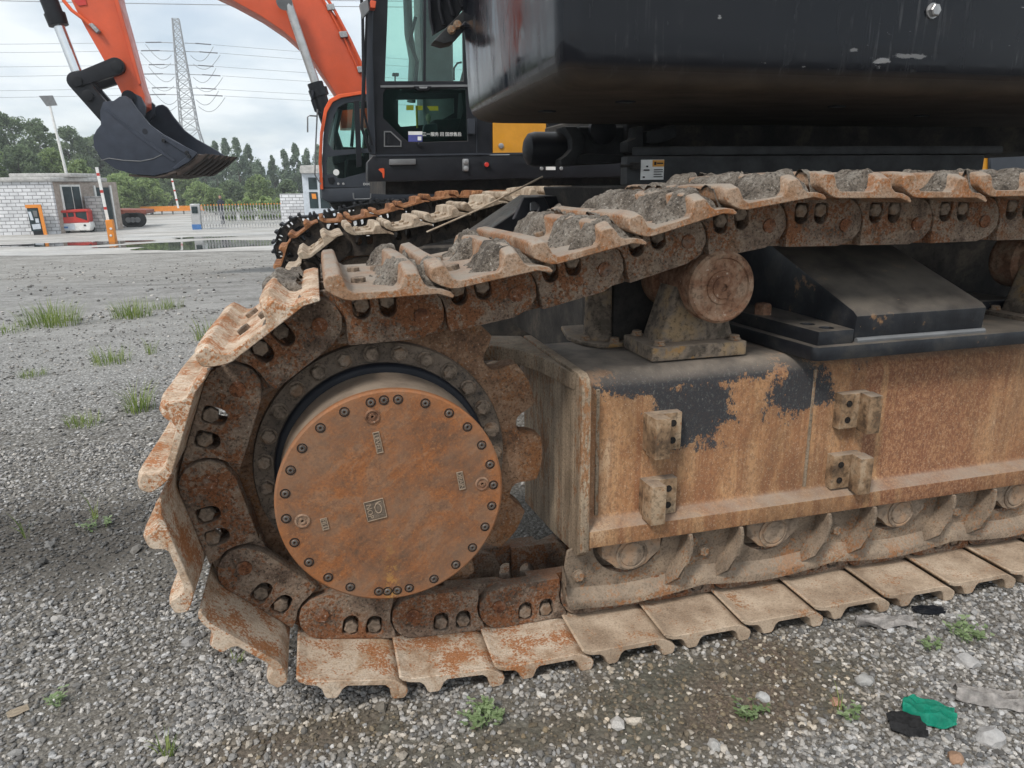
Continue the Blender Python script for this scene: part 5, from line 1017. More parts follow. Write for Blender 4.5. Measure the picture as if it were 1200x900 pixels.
slabp('side_sign', [(72.5, 263), (87, 262.5), (88, 269), (73.5, 269.5)], YC-0.02, YC-0.003, 'pale_panel', ct); slabp('sign_mark', [(75, 265.5), (79.5, 265.5), (79.8, 267.5), (75.3, 267.5)], YC-0.035, YC-0.022, 'blue', ct); slabp('headlamp', [(98, 263), (100.5, 263), (100.7, 265), (98.2, 265)], YC-0.02, YC-0.003, 'black_plastic', ct)
# brick gate pier
YP = 41.8
bm = B(); xa, xb = pp(105, 270, YP)[0], pp(124, 270, YP)[0]; box(bm, xa, xb, YP, YP+0.8, ZB, at(110, 230, Y=YP).z); pi_ = ob('brick_pier', bm, 'grey_brick', None, 0.02); tag(pi_, 'grey brick gate pier behind the orange barrier post', 'pier')
# barriers
def barrier(name, label, u0, v0, u1, v1, Y, cab_px=None):
    t = thing(name, label, 'barrier', (at(u1, v1, Y=Y).x, Y, ZB), 'raised barrier arms at the gate')
    a, b = at(u0, v0, Y=Y), at(u1, v1, Y=Y); n = 20
    for k in range(n):
        p, q = b+(a-b)*(k/n), b+(a-b)*((k+1)/n); d = (q-p).normalized(); e = Vector((-d.z, 0, d.x))*0.055*(1.2 if Y > 50 else 1.0)
        bm = B(); vs_ = [bm.verts.new(x+Vector((0, y, 0))) for y in (0, 0.06) for x in (p-e, p+e, q+e, q-e)]
        for f in ((0, 1, 2, 3), (7, 6, 5, 4), (0, 4, 5, 1), (1, 5, 6, 2), (2, 6, 7, 3), (3, 7, 4, 0)): bm.faces.new([vs_[i] for i in f])
        ob('arm_section', bm, 'red' if k % 6 == 5 else 'white', t)
    if cab_px: slabp('cabinet', cab_px, Y-0.35, Y-0.02, 'bright_orange', t, 0.02)
    return t
YR = 32.5
bt = barrier('barrier', 'raised red and white barrier arm on an orange cabinet beside the puddle', 113, 196, 127, 262, YR, [(123, 258), (131, 257.5), (136, 285), (127.5, 285.5)])
for v in (268, 276): put('cabinet_screw', hexm('cabinet_screw', 0.05, 0.02, seg=10), 'white', bt, T(*a3(130, v, YR-0.35)))
barrier('barrier', 'second raised red and white barrier arm, seen under the hanging bucket', 201, 208, 209, 244, 60)
# flatbed trailer and the orange rail
YT = 46.0
tr = thing('flatbed_trailer', 'rusty red flatbed trailer with three axles parked beyond the gate', 'trailer', (*pp(150, 266, YT)[:1], YT, ZB))
slabp('deck', [(118, 245), (160, 245.5), (171, 246), (171, 250.5), (118, 251)], YT, YT+2.4, 'trailer_red', tr, 0.03); slabp('beam', [(120, 251), (165, 250.5), (158, 257), (128, 258)], YT+0.2, YT+2.2, 'trailer_red', tr)
for u in (151, 156.5, 162):
    q = at(u, 260, Y=YT); bm = B(); lathe(bm, [(0.1, -0.12), (0.40, -0.12), (0.44, -0.08), (0.44, 0.08), (0.40, 0.12), (0.1, 0.12)], (q.x, YT+0.1, ZB+0.44), 'y', 20); w_ = ob('wheel', bm, 'tyre', tr)
    bm = B(); lathe(bm, [(0.16, -0.15), (0.12, -0.10)], (q.x, YT+0.1, ZB+0.44), 'y', 14); ob('rim', bm, 'grey_metal', w_)
rl = thing('orange_rail', 'long low orange rail running along the far side of the yard', 'rail', (-14, 70, ZB))
bm = B(); qa, qb = at(150, 245.5, Y=70), at(252, 243, Y=70); box(bm, qa.x, qb.x, 70, 70.2, qa.z-0.22, qa.z+0.22); ob('rail_beam', bm, 'bright_orange', rl)
for k in range(9): 
    x = qa.x+(qb.x-qa.x)*k/8; bm = B(); box(bm, x-0.06, x+0.06, 70.05, 70.15, ZB-0.02, qa.z-0.22); ob('rail_post', bm, 'grey_metal', rl)
# retractable gate: posts and scissor braces
YG = 41.2
rg = thing('retractable_gate', 'folding stainless steel gate of many slender posts with red tips', 'gate', (at(275, 268, Y=YG).x, YG, ZB))
xl, xr = at(236, 268, Y=YG).x, at(331, 267, Y=YG).x; zt = at(280, 240, Y=YG).z; NP = 27
bm = B(); box(bm, -0.018, 0.018, -0.02, 0.02, 0, zt-ZB-0.06); pm = fin(bm, 'gate_post'); bm = B(); box(bm, -0.03, 0.03, -0.03, 0.03, zt-ZB-0.06, zt-ZB); pc = fin(bm, 'red_tip')
bm = B(); dx = (xr-xl)/NP; H = (zt-ZB)*0.36
for s_1 in (-1, 1):
    cyl(bm, (-dx/2, s_1*0.02, -s_1*H/2), (dx/2, s_1*0.02, s_1*H/2), 0.013, seg=6)
br = fin(bm, 'scissor_brace')
for k in range(NP+1):
    x = xl+dx*k; g1_ = put('gate_post', pm, 'stainless', rg, T(x, YG, ZB+0.05)); put('red_tip', pc, 'red' if k % 2 else 'bright_orange', g1_, T(x, YG, ZB+0.05))
    if k < NP:
        for zc in (0.25, 0.62): put('scissor_brace', br, 'stainless', rg, T(x+dx/2, YG-0.03, ZB+0.05+(zt-ZB)*zc))
slabp('drive_box', [(222, 239), (233, 239), (236.5, 269.5), (226, 270)], YG-0.1, YG+0.4, 'stainless', rg, 0.03); slabp('drive_base', [(224.5, 263), (235.5, 263), (236.5, 270), (226, 270.5)], YG-0.14, YG-0.11, 'blue', rg); slabp('display', [(224, 242), (231, 242), (232, 250), (225, 250)], YG-0.14, YG-0.11, 'dark_glass', rg)
# person behind the gate
YQ = 47.0
ps = thing('person', 'person in a dark top standing behind the folding gate', 'person', (at(258, 268, Y=YQ).x, YQ, ZB))
hx = at(258, 233, Y=YQ); bm = B(); rings = []
for z, rx, ry in ((ZB, 0.10, 0.12), (ZB+0.5, 0.13, 0.10), (ZB+0.88, 0.19, 0.13), (ZB+1.1, 0.17, 0.12), (ZB+1.35, 0.23, 0.13), (ZB+1.44, 0.16, 0.10), (ZB+1.50, 0.065, 0.065), (ZB+1.55, 0.06, 0.065)):
    rings.append([(hx.x+rx*math.cos(2*PI*i/14), YQ+ry*math.sin(2*PI*i/14), z) for i in range(14)])
loft(bm, rings); ob('body', bm, 'shirt', ps, smooth=60)
bm = B(); loft(bm, [[(hx.x+r*math.cos(2*PI*i/12), YQ+r*1.1*math.sin(2*PI*i/12), ZB+1.55+h) for i in range(12)] for h, r in ((0, 0.05), (0.05, 0.075), (0.12, 0.085), (0.18, 0.078), (0.22, 0.04))]); ob('head', bm, 'skin', ps, smooth=60)
bm = B(); loft(bm, [[(hx.x+r*math.cos(2*PI*i/12), YQ+0.015+r*1.1*math.sin(2*PI*i/12), ZB+1.55+h) for i in range(12)] for h, r in ((0.13, 0.09), (0.19, 0.088), (0.235, 0.045))]); ob('hair', bm, 'black_plastic', ps, smooth=60)
# right gate wall and guard booth
YW = 44.0
bm = B(); box(bm, at(331, 262, Y=YW).x, at(372, 262, Y=YW).x, YW, YW+0.4, ZB, at(345, 227, Y=YW).z); gw = ob('gate_wall', bm, 'white_brick'); tag(gw, 'short white brick wall at the right end of the folding gate', 'wall')
YO = 43.0
bo_ = thing('guard_booth', 'pale blue-white guard booth with large windows beside the orange excavator', 'booth', (at(372, 262, Y=YO).x, YO, ZB))
slabp('roof', [(351, 200), (352, 194), (392, 193), (392, 203), (352, 203)], YO-0.25, YO+1.9, 'roof_grey', bo_, 0.02)
slabp('wall', [(353.5, 203), (392, 203), (396, 264), (358, 265)], YO, YO+1.6, 'pale_panel', bo_, 0.01)
for a in ([(361, 208), (371, 208), (372, 222), (362, 222)], [(362, 225), (372, 225), (373.5, 244), (363.5, 244)], [(374, 208), (386, 208), (388, 244), (376, 244)]):
    w_ = slabp('window', a, YO-0.03, YO-0.002, 'dark_glass', bo_)
slabp('window_board', [(365, 227), (370, 227), (371, 233), (366, 233)], YO-0.05, YO-0.032, 'bright_orange', bo_)
# solar street lamp
YL = 62.0
lp = thing('street_lamp', 'tall white street lamp with a tilted solar panel above the trees', 'street lamp', (at(78, 250, Y=YL).x, YL, ZB))
bm = B(); b_ = at(76, 196, Y=YL); t_ = at(58, 122, Y=YL); d = (t_-b_); cyl(bm, b_-d*((b_.z-ZB)/d.z), t_, 0.13, 0.08, 12); ob('pole', bm, 'white', lp)
bm = B(); prism(bm, poly([(46, 112.5), (62, 112), (67.5, 123.5), (55, 124.5)], YL), 'y', YL-0.1, YL+0.0); ob('solar_panel', bm, 'solar', lp) if 'solar' in MATS else ob('solar_panel', bm, 'grey_metal', lp)
bm = B(); tube(bm, [tuple(t_), tuple(t_+Vector((0, 0.05, 0.4)))], 0.05, 8); ob('lamp_arm', bm, 'white', lp)

# ------------------------------------------------------------------ pylon and power lines
YY = 150.0
py = thing('power_pylon', 'tall grey lattice power pylon rising behind the bucket', 'pylon', (at(240, 240, Y=YY).x, YY, ZB))
plain('galvanised', (0.33, 0.34, 0.35), 0.5, var=0.1); plain('insulator', (0.10, 0.10, 0.11), 0.5); plain('wire', (0.30, 0.31, 0.32), 0.5)
base_c = at(236, 238, Y=YY); top_c = at(203, 22, Y=YY); Xc = base_c.x; Ht = top_c.z-ZB
Xc = (base_c.x+top_c.x)/2
def half(h):  # half width of the tower at height fraction h
    return 3.9*(1-h/0.42)+1.45*(h/0.42) if h < 0.42 else 1.45*(1-(h-0.42)/0.58)+0.55*((h-0.42)/0.58)
lv = [0, 0.13, 0.24, 0.33, 0.41, 0.47, 0.53, 0.58, 0.63, 0.68, 0.73, 0.775, 0.82, 0.86, 0.90, 0.94, 0.975, 1.0]
def corner(i, h):
    w2 = half(h); return Vector((Xc+w2*(1, 1, -1, -1)[i], YY+w2*(1, -1, -1, 1)[i], ZB+Ht*h))
for i in range(4):
    bm = B(); tube(bm, [corner(i, h) for h in lv], [0.14-0.07*h for h in lv], 6); ob('tower_leg', bm, 'galvanised', py)
for a, b in zip(lv, lv[1:]):
    bm = B()
    for i in range(4):
        j = (i+1) % 4; r_ = 0.055
        tube(bm, [corner(i, a), corner(j, b)], r_, 5); tube(bm, [corner(j, a), corner(i, b)], r_, 5); tube(bm, [corner(i, b), corner(j, b)], r_, 5)
    ob('lattice_bracing', bm, 'galvanised', py)
arms = [(201, 50), (206, 60), (207, 76), (209, 87), (211, 103), (213, 111)]
for q, (u, v) in enumerate(arms):
    zc = at(u, v, Y=YY).z; L = 4.6 if q % 2 == 0 else 5.4
    for s_1 in (-1, 1):
        xh = Xc+s_1*1.0; bm = B(); tube(bm, [(xh, YY, zc), (Xc+s_1*L*0.62, YY, zc)], 0.07, 5); am = ob('cross_arm', bm, 'galvanised', py)
        bm = B(); tube(bm, [(Xc+s_1*L*0.62, YY, zc+0.02), (Xc+s_1*L*1.2, YY, zc-0.10)], 0.10, 8); ob('insulator_string', bm, 'insulator', am)
        bm = B(); tube(bm, [(Xc+s_1*L*(1.25-1.0*t*0.9), YY+1.0, zc-0.1-3.0*math.sin(PI*min(1, t*0.75+0.02))*0.9) for t in [k/10 for k in range(11)]], 0.05, 5); ob('jumper_loop', bm, 'wire', am)
        far = Vector((Xc+s_1*230, YY-18*s_1*0+10, zc+4+q*0.3)); st_ = Vector((Xc+s_1*L*1.25, YY, zc-0.1)); bm = B()
        tube(bm, [st_+(far-st_)*(k/24)-Vector((0, 0, 7*4*(k/24)*(1-k/24)*0.5)) for k in range(25)], 0.034, 5); wi = ob('power_line', bm, 'wire'); tag(wi, ['highest', 'second highest', 'third highest', 'fourth highest', 'fifth highest', 'lowest'][q]+' of six power lines strung '+('left' if s_1 < 0 else 'right')+' from the pylon', 'power line', 'power lines')
for q, (v0, v1) in enumerate(((3, 2), (9, 10))):
    a, b = at(-400, v0+4, Y=110), at(1500, v1-6, Y=110); bm = B(); tube(bm, [a+(b-a)*(k/30)-Vector((0, 0, 2.2*4*(k/30)*(1-k/30))) + Vector((0, 0, 2.0)) for k in range(31)], 0.05, 5); wi = ob('power_line', bm, 'wire'); tag(wi, ['upper', 'lower'][q]+' of two nearer power lines crossing the very top of the sky', 'power line', 'power lines')

# ------------------------------------------------------------------ trees
def leafmat(name, c0, c1):
    m, nt, p = newmat(name); a_ = nd(nt, 'ShaderNodeAttribute', attribute_name='tone'); sp = nd(nt, 'ShaderNodeSeparateColor', {0: a_.outputs['Color']})
    nt.links.new(ramp(nt, sp.outputs[0], [(0.0, c0), (1.0, c1)]), p.inputs['Base Color']); p.inputs['Roughness'].default_value = 0.7
    p.inputs['Subsurface Weight'].default_value = 0.0
    out = [n for n in nt.nodes if n.type == 'OUTPUT_MATERIAL'][0]; tl = nd(nt, 'ShaderNodeBsdfTranslucent'); nt.links.new(ramp(nt, sp.outputs[0], [(0.0, c0), (1.0, c1)]), tl.inputs[0])
    mx = nd(nt, 'ShaderNodeMixShader', {0: 0.5, 1: p.outputs[0], 2: tl.outputs[0]}); nt.links.new(mx.outputs[0], out.inputs[0])
leafmat('leaf_dark', (0.08, 0.12, 0.065), (0.24, 0.31, 0.17)); leafmat('leaf_mid', (0.12, 0.18, 0.07), (0.32, 0.41, 0.17)); leafmat('leaf_light', (0.17, 0.25, 0.09), (0.40, 0.50, 0.21)); leafmat('leaf_poplar', (0.11, 0.165, 0.115), (0.28, 0.36, 0.245))
plain('bark', (0.12, 0.10, 0.08), 0.9, var=0.3)
def leafcloud(name, pos, size, tone, rng_):
    n = len(pos); nrm = rng_.normal(size=(n, 3)); nrm /= np.linalg.norm(nrm, axis=1)[:, None]
    t = np.cross(nrm, rng_.normal(size=(n, 3))); t /= np.linalg.norm(t, axis=1)[:, None]; b = np.cross(nrm, t)
    sz_ = (size*rng_.uniform(0.6, 1.3, n))[:, None]
    q = np.stack([pos-t*sz_, pos-b*sz_*0.55+t*sz_*0.1, pos+t*sz_, pos+b*sz_*0.55+t*sz_*0.1], 1).reshape(-1, 3).astype(np.float32)
    me = bpy.data.meshes.new(name); me.vertices.add(4*n); me.vertices.foreach_set('co', q.ravel()); me.loops.add(4*n); me.loops.foreach_set('vertex_index', np.arange(4*n, dtype=np.int32))
    me.polygons.add(n); me.polygons.foreach_set('loop_start', np.arange(0, 4*n, 4, dtype=np.int32)); me.polygons.foreach_set('loop_total', np.full(n, 4, np.int32)); me.update(calc_edges=True)
    a_ = me.attributes.new('tone', 'FLOAT_COLOR', 'POINT'); tt = np.repeat(np.stack([tone, tone, tone, np.ones(n)], -1), 4, axis=0).astype(np.float32); a_.data.foreach_set('color', tt.ravel())
    return me
def tree(u, vtop, Y, wpx, kind, label, seed, vbase=None, n=4200):
    r_ = np.random.default_rng(seed); topz = at(u, vtop, Y=Y).z; x = at(u, vtop, Y=Y).x; W_ = wpx/F*(Y+2)/math.cos(0.3)
    x += 0.09*(topz-ZB)*0.0
    t = thing({'poplar': 'poplar_tree', 'dark': 'broadleaf_tree', 'mid': 'broadleaf_tree', 'light': 'broadleaf_tree', 'bush': 'bush'}[kind], label, 'bush' if kind == 'bush' else 'tree', (x, Y, ZB), 'bushes by the gate' if kind == 'bush' else 'trees beyond the gate')
    H_ = topz-ZB
    z0 = ZB+H_*(0.10 if kind == 'poplar' else 0.02 if kind == 'bush' else 0.16)
    # clumps: many small ellipsoids set through the crown
    K = 70 if kind == 'poplar' else 110; cl = []
    for k in range(K):
        h = r_.uniform(0, 1)
        if kind == 'poplar': rad_ = W_/2*min(1.0, (1-h)*1.7+0.02)**0.85*(0.75+0.25*min(1, h*4))*0.8
        else: rad_ = W_/2*math.sqrt(max(0.04, 1-(2*(h-0.42)/1.18)**2))*(0.8+0.35*mnoise.noise(Vector((h*4, k*0.0+seed, 0))))
        a = r_.uniform(0, 2*PI); rr_ = rad_*math.sqrt(r_.uniform(0.05, 1))
        cl.append((x+rr_*math.cos(a), Y+rr_*math.sin(a)*0.8, z0+(topz-z0)*(h*0.95+0.02), W_*(0.10 if kind == 'poplar' else 0.10)*r_.uniform(0.4, 1.6), r_.uniform(0, 1)))
    idx = r_.integers(0, K, n); C_ = np.array(cl)[idx]; d = r_.normal(size=(n, 3)); d /= np.linalg.norm(d, axis=1)[:, None]; d *= (r_.uniform(0.2, 1, n)**0.4)[:, None]
    d[:, 2] *= 1.7 if kind == 'poplar' else 0.85
    pos = C_[:, :3]+d*C_[:, 3:4]; tone = np.clip(C_[:, 4]*0.6+r_.uniform(-0.15, 0.5, n), 0, 1)
    me = leafcloud('crown', pos, max(0.0016*Y, 0.10)*(0.8 if kind == 'poplar' else 1), tone, r_)
    put('crown', me, {'poplar': 'leaf_poplar', 'dark': 'leaf_dark', 'mid': 'leaf_mid', 'light': 'leaf_light', 'bush': 'leaf_light'}[kind], t)
    bm = B(); tr_ = W_*0.022+0.05; lean = r_.uniform(-0.03, 0.03)*H_
    tube(bm, [(x, Y, ZB-0.05), (x+lean*0.3, Y, ZB+H_*0.3), (x+lean, Y, ZB+H_*0.6), (x+lean*1.2, Y, ZB+H_*0.88)], [tr_, tr_*0.75, tr_*0.45, tr_*0.12], 8)
    for k in range(6):
        h = r_.uniform(0.22, 0.7); a = r_.uniform(0, 2*PI); L = W_*0.32*(1-h*0.5); s0 = Vector((x+lean*h*1.4, Y, ZB+H_*h)); tube(bm, [s0, s0+Vector((L*math.cos(a)*0.5, L*math.sin(a)*0.5, L*0.4)), s0+Vector((L*math.cos(a), L*math.sin(a), L*0.95))], [tr_*0.4, tr_*0.25, tr_*0.08], 6)
    ob('trunk', bm, 'bark', t)
TR = [(-40, 128, 75, 80, 'dark'), (8, 134, 78, 64, 'dark'), (42, 141, 76, 44, 'dark'), (76, 150, 88, 46, 'dark'), (103, 158, 92, 40, 'dark'), (60, 176, 64, 40, 'mid'), (20, 172, 62, 46, 'dark'), (92, 187, 60, 30, 'mid'), (-30, 165, 60, 50, 'mid'),
      (128, 176, 95, 44, 'dark'), (158, 182, 96, 44, 'mid'), (138, 205, 70, 46, 'light'), (172, 208, 72, 40, 'light'), (190, 200, 84, 36, 'dark'), (212, 196, 88, 40, 'mid'), (118, 212, 66, 30, 'light'),
      (236, 176, 98, 22, 'poplar'), (250, 164, 96, 22, 'poplar'), (263, 162, 100, 22, 'poplar'), (276, 162, 95, 24, 'poplar'), (289, 168, 98, 22, 'poplar'), (302, 188, 94, 24, 'poplar'), (318, 182, 100, 18, 'poplar'), (332, 176, 97, 20, 'poplar'), (345, 166, 98, 20, 'poplar'), (358, 174, 102, 20, 'poplar'), (372, 172, 97, 22, 'poplar'), (392, 178, 99, 24, 'poplar'), (410, 182, 99, 24, 'poplar'), (470, 186, 99, 40, 'dark'),
      (302, 206, 72, 34, 'mid'), (336, 212, 70, 30, 'dark'), (270, 214, 74, 34, 'dark'), (250, 222, 66, 26, 'mid'), (232, 216, 80, 30, 'light')]
w_kind = {'dark': 'dark green bushy tree', 'mid': 'mid green bushy tree', 'light': 'light green young tree', 'poplar': 'slender upright poplar tree'}
where = {0: 'cut by the left edge of the view', 1: 'tallest of the trees behind the gatehouse roof', 2: 'below the solar street lamp panel', 3: 'right of the street lamp pole', 4: 'left of the hanging bucket', 5: 'in front of the street lamp pole', 6: 'just above the gatehouse roof', 7: 'right of the gatehouse roof edge', 8: 'at the far left behind the white brick wall', 9: 'directly below the bucket heel', 10: 'half hidden under the bucket belly', 11: 'above the flatbed trailer', 12: 'above the trailer axles', 13: 'left of the second barrier arm', 14: 'right of the second barrier arm', 15: 'behind the first barrier arm', 16: 'seen through the pylon legs', 17: 'just right of the bucket teeth', 18: 'second to the right of the bucket teeth', 19: 'tallest above the folding gate', 20: 'right of the tallest one above the gate', 21: 'short, at the gap in the poplar row', 22: 'right of the gap in the poplar row', 23: 'second right of the gap in the poplar row', 24: 'above the right gate wall', 25: 'left of the guard booth roof', 26: 'beside the orange cab front', 27: 'behind the orange cab', 28: 'behind the orange cab door', 29: 'behind the black cab', 30: 'above the middle of the folding gate', 31: 'above the right end of the folding gate', 32: 'above the left part of the folding gate', 33: 'behind the person at the gate', 34: 'among the pylon feet'}
for i, (u, v, Y, wpx, kd) in enumerate(TR): tree(u, v, Y, wpx, kd, w_kind[kd]+' '+where[i], 100+i, n=12000 if wpx > 38 else 8000)
for i, (u, v, wpx) in enumerate(((288, 233, 22), (310, 231, 26), (326, 233, 18), (268, 234, 16))): tree(u, v, 52, wpx, 'bush', 'low green bush behind the folding gate, '+['left of centre', 'right of centre', 'next to the white wall', 'beside the person'][i], 300+i, n=1500)
bm = B(); rr = random.Random(9); vs_ = []
# distant belt of woodland closing the view
rg_ = np.random.default_rng(77); n = 26000; xx = rg_.uniform(-90, 60, n); zz2 = ZB+rg_.uniform(0, 1, n)**0.8*(4.2+2.2*np.sin(xx*0.21)+1.2*np.sin(xx*0.57+1))
me = leafcloud('far_woodland', np.stack([xx, rg_.uniform(112, 122, n), zz2], -1), 0.42, rg_.uniform(0, 0.8, n), rg_); fw = put('far_woodland', me, 'leaf_dark'); tag(fw, 'distant belt of dark green woodland closing the view', None, kind='stuff')

# ------------------------------------------------------------------ weeds and litter
leafmat('grass', (0.11, 0.18, 0.04), (0.34, 0.40, 0.13)); leafmat('weed', (0.14, 0.22, 0.08), (0.36, 0.46, 0.25))
def tuft(x, y, h, spread, n, seed, label, mat='grass', leafy=False):
    r_ = random.Random(seed); V_, F_, C_ = [], [], []; z = gz(y)+relief(x, y)
    for k in range(n):
        a = r_.uniform(0, 2*PI); rr_ = spread*math.sqrt(r_.random()); bx, by = x+rr_*math.cos(a), y+rr_*math.sin(a)*0.8; L = h*r_.uniform(0.45, 1.1); b = r_.uniform(0.1, 0.75); ph = a+r_.uniform(-0.8, 0.8); w2 = r_.uniform(0.0011, 0.0024)*(1+h*3); t_ = r_.random()
        px, py = -math.sin(ph)*w2, math.cos(ph)*w2; i0 = len(V_); ns = 4
        for s in range(ns+1):
            f = s/ns; ou = L*b*f*f; zz_1 = z-0.004+L*f*(1-0.3*b*f); ww = (1-f)**0.7+0.05
            V_ += [(bx+math.cos(ph)*ou-px*ww, by+math.sin(ph)*ou-py*ww, zz_1), (bx+math.cos(ph)*ou+px*ww, by+math.sin(ph)*ou+py*ww, zz_1)]; C_ += [t_, t_]
        for s in range(ns): F_.append((i0+2*s, i0+2*s+1, i0+2*s+3, i0+2*s+2))
        if leafy:
            for s in range(5):
                f = r_.uniform(0.3, 1); cx_, cy_, cz_ = bx+math.cos(ph)*L*b*f*f, by+math.sin(ph)*L*b*f*f, z+L*f*(1-0.3*b*f); a2 = r_.uniform(0, 6.28); q = r_.uniform(0.006, 0.013); i0 = len(V_); tz = r_.uniform(-0.4, 0.8)
                V_ += [(cx_, cy_, cz_), (cx_+q*math.cos(a2+0.5), cy_+q*math.sin(a2+0.5), cz_+q*tz*0.5), (cx_+1.7*q*math.cos(a2), cy_+1.7*q*math.sin(a2), cz_+q*tz), (cx_+q*math.cos(a2-0.5), cy_+q*math.sin(a2-0.5), cz_+q*tz*0.5)]; C_ += [min(1, t_+0.2)]*4; F_.append((i0, i0+1, i0+2, i0+3))
    me = bpy.data.meshes.new('grass_tuft'); me.from_pydata(V_, [], F_); a_ = me.attributes.new('tone', 'FLOAT_COLOR', 'POINT'); a_.data.foreach_set('color', np.array([(c, c, c, 1) for c in C_], np.float32).ravel())
    o = put('weed' if leafy else 'grass_tuft', me, mat); tag(o, label, 'weed' if leafy else 'grass', 'weeds in the gravel')
TU = [(-2.98, 6.93, 0.30, 0.30, 260, 'largest grass tuft in the gravel, far left'), (-3.35, 6.6, 0.13, 0.25, 110, 'low grass left of the largest tuft'), (-2.22, 7.09, 0.24, 0.22, 200, 'grass tuft right of the largest one'), (-1.98, 7.7, 0.16, 0.2, 110, 'far low grass patch behind the second tuft'), (-1.87, 4.74, 0.17, 0.16, 110, 'yellowish grass tuft in the middle of the left gravel'), (-1.62, 5.0, 0.16, 0.05, 26, 'thin upright grass beside the yellowish tuft'), (-1.34, 3.23, 0.22, 0.10, 90, 'upright grass tuft just left of the track'), (-1.60, 3.0, 0.09, 0.11, 120, 'low spreading grass left of the track shoes'), (-1.02, 3.3, 0.13, 0.12, 80, 'grass patch half behind the highest left track shoe'), (-1.20, 5.5, 0.26, 0.14, 90, 'pale wispy grass behind the track curve'), (-1.17, 1.57, 0.15, 0.015, 7, 'few long grass blades in the dark soil'), (-1.40, 1.45, 0.17, 0.02, 6, 'bent grass blades at the left edge'), (-0.6, 0.0, 0.075, 0.022, 22, 'small grass tuft at the bottom left of the gravel'), (-0.47, 0.33, 0.05, 0.02, 10, 'tiny grass sprig under the lowest left shoe'), (1.13, -0.33, 0.08, 0.02, 9, 'thin grass sprig on the brown earth'), (-2.35, 4.45, 0.08, 0.10, 90, 'sparse low grass at the far left edge')]
for i, (x, y, h, sp_, n, lb) in enumerate(TU): tuft(x, y, h, sp_, n, 500+i, lb)
TW = [(0.20, -0.12, 0.055, 0.045, 34, 'grey-green leafy weed in front of the bottom shoes'), (1.73, -0.17, 0.06, 0.05, 26, 'leafy weed with yellow dots at the right edge'), (1.57, -0.19, 0.045, 0.025, 9, 'small weed left of the yellow-dotted one'), (0.89, -0.29, 0.05, 0.03, 14, 'little weed on the brown earth'), (1.12, -0.38, 0.05, 0.02, 8, 'pale green seedling near the green cloth'), (-0.93, 0.27, 0.05, 0.012, 7, 'yellowish seedling beside the paper scrap'), (-1.13, 1.45, 0.05, 0.05, 14, 'low leafy weed among the long grass blades')]
for i, (x, y, h, sp_, n, lb) in enumerate(TW): tuft(x, y, h, sp_, n, 600+i, lb, 'weed', True)
def cloth(name, label, cat, x, y, lx, ly, rot, mat, seed, amp=0.012, notch=0.2):
    bm = B(); n = 22; G = []; c, s = math.cos(rot), math.sin(rot); r_ = random.Random(seed)
    for j in range(n+1):
        row = []
        for i in range(n+1):
            a, b = i/n-0.5, j/n-0.5
            e = 1+0.10*mnoise.noise(Vector((a*2, b*2, seed)))+notch*0.5*math.sin(a*7+seed)*abs(b)
            px, py = a*lx*e, b*ly*e*(1-0.35*abs(a))
            h = (0.5+0.5*math.sin(b*17+3.0*mnoise.noise(Vector((a*2.2+seed, b*2.5, seed)))+a*3))*amp*1.1+mnoise.noise(Vector((a*5, b*5, seed)))*amp*0.5+0.011+0.6*amp*(0.5-abs(b))
            X_, Y_ = x+px*c-py*s, y+px*s+py*c; row.append(bm.verts.new((X_, Y_, gz(Y_)+relief(X_, Y_)+h)))
        G.append(row)
    for j in range(n):
        for i in range(n): bm.faces.new((G[j][i], G[j][i+1], G[j+1][i+1], G[j+1][i]))
    bmesh.ops.solidify(bm, geom=bm.faces[:], thickness=0.002)
    o = ob(name, bm, mat, None, smooth=70); tag(o, label, cat)
plain('green_cloth', (0.0, 0.36, 0.23), 0.6, var=0.15, scale=30, bumps=0.3); plain('black_cloth', (0.05, 0.05, 0.052), 0.75, var=0.3, scale=30, bumps=0.3); plain('grey_rag', (0.66, 0.62, 0.59), 0.9, var=0.3, scale=40, bumps=0.4); plain('card', (0.5, 0.42, 0.32), 0.8)
cloth('green_cloth', 'crumpled bright green cloth lying on the gravel at the bottom right', 'cloth', 1.325, -0.425, 0.125, 0.085, -0.75, 'green_cloth', 1.3, 0.022)
cloth('black_cloth', 'crumpled dark grey cloth tucked under the green cloth', 'cloth', 1.245, -0.440, 0.09, 0.075, -0.5, 'black_cloth', 2.1)
cloth('rag', 'dirty grey rag trailing out from under the track shoes', 'rag', 1.52, -0.055, 0.17, 0.05, -0.35, 'grey_rag', 3.7, 0.02, 0.6)
cloth('rag', 'pale grey crumpled rag near the right edge of the gravel', 'rag', 1.53, -0.42, 0.15, 0.055, -0.55, 'grey_rag', 5.2, 0.022, 0.4)
cloth('shoe_sole', 'black rubber shoe sole lying beside the track', 'sole', 1.71, -0.035, 0.10, 0.04, -0.3, 'rubber', 6.6, 0.008, 0.1)
cloth('card_scrap', 'small beige scrap of card on the gravel at the bottom left', 'paper', -1.02, 0.26, 0.05, 0.032, 0.5, 'card', 8.8, 0.002, 0.0)
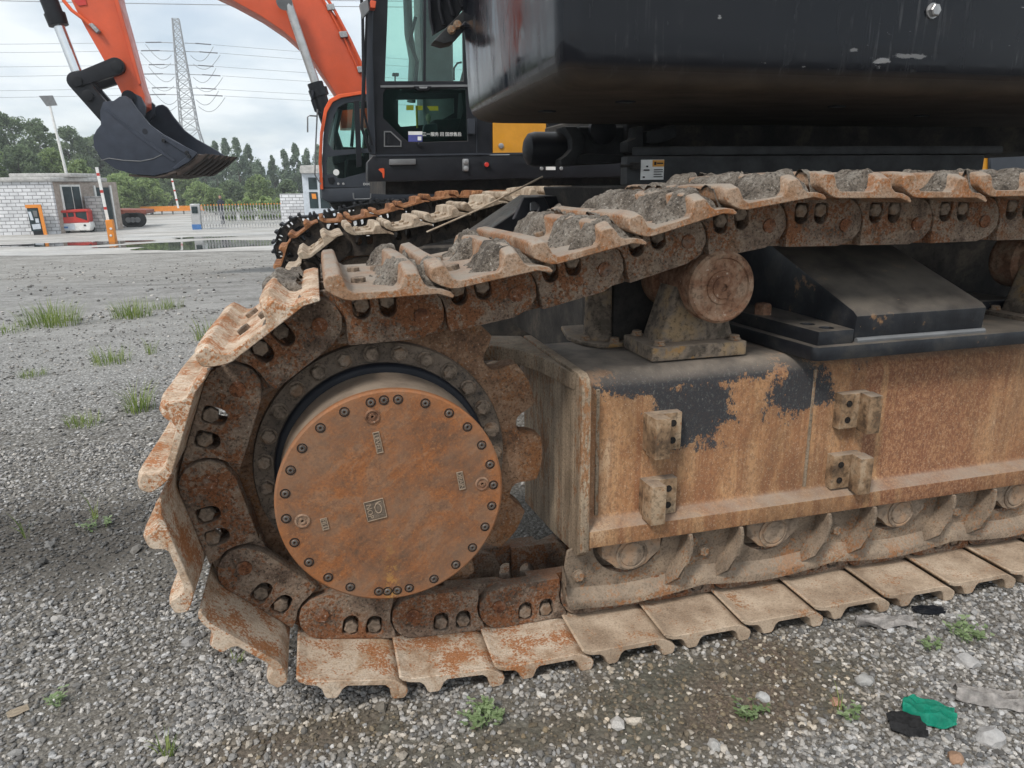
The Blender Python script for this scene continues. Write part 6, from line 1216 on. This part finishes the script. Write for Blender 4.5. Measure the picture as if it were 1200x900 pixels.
# a few large loose stones that stand out from the gravel
def stone(x, y, s, tone, label, seed):
    bm = B(); bmesh.ops.create_icosphere(bm, subdivisions=2, radius=s)
    for v in bm.verts: v.co *= 1+0.35*mnoise.noise(v.co*(1.6/s)+Vector((seed, 0, 0))); v.co.x *= 1.25; v.co.z *= 0.7
    nm = 'stone_tone_%d' % seed; plain(nm, tone, 0.85, var=0.2, scale=50, bumps=0.4); o = ob('stone', bm, nm, None, smooth=30, mtx=T(x, y, gz(y)+relief(x, y)+s*0.35) @ RZ(seed)); tag(o, label, 'stone', 'larger loose stones')
for i, (x, y, s, t_, lb) in enumerate(((-0.62, 0.47, 0.021, (0.32, 0.31, 0.30), 'rounded grey stone at the left among the gravel'), (0.0, 0.06, 0.018, (0.42, 0.42, 0.41), 'pale angular stone below the second bottom shoe'), (0.735, -0.36, 0.016, (0.45, 0.44, 0.42), 'pair-forming white stone on the brown earth, left'), (0.955, -0.24, 0.017, (0.46, 0.46, 0.45), 'white stone beside the little weed on the earth'), (1.27, -0.26, 0.022, (0.40, 0.395, 0.38), 'pale stone in the gravel above the green cloth'), (1.135, -0.31, 0.014, (0.40, 0.22, 0.16), 'small reddish stone above the pale seedling'), (1.62, -0.27, 0.026, (0.42, 0.41, 0.40), 'big pale stone below the yellow-dotted weed'), (1.42, -0.53, 0.03, (0.44, 0.43, 0.42), 'large white stone in the bottom right corner'), (1.28, -0.56, 0.018, (0.36, 0.22, 0.14), 'brown stone at the bottom below the green cloth'))): stone(x, y, s, t_, lb, 40+i)

# ------------------------------------------------------------------ humid air
bm = B(); box(bm, -260, 260, -30, 260, -1.8, 62); m = bpy.data.materials.new('haze'); m.use_nodes = True; MATS['haze'] = m; nt = m.node_tree; nt.nodes.clear()
o_ = nd(nt, 'ShaderNodeOutputMaterial'); pv = nd(nt, 'ShaderNodeVolumePrincipled', {'Color': (0.90, 0.95, 1.0, 1), 'Density': 0.0012}); nt.links.new(pv.outputs[0], o_.inputs['Volume'])
hz = ob('haze', bm, 'haze'); tag(hz, 'pale humid air softening the far trees and pylon', None, kind='stuff')
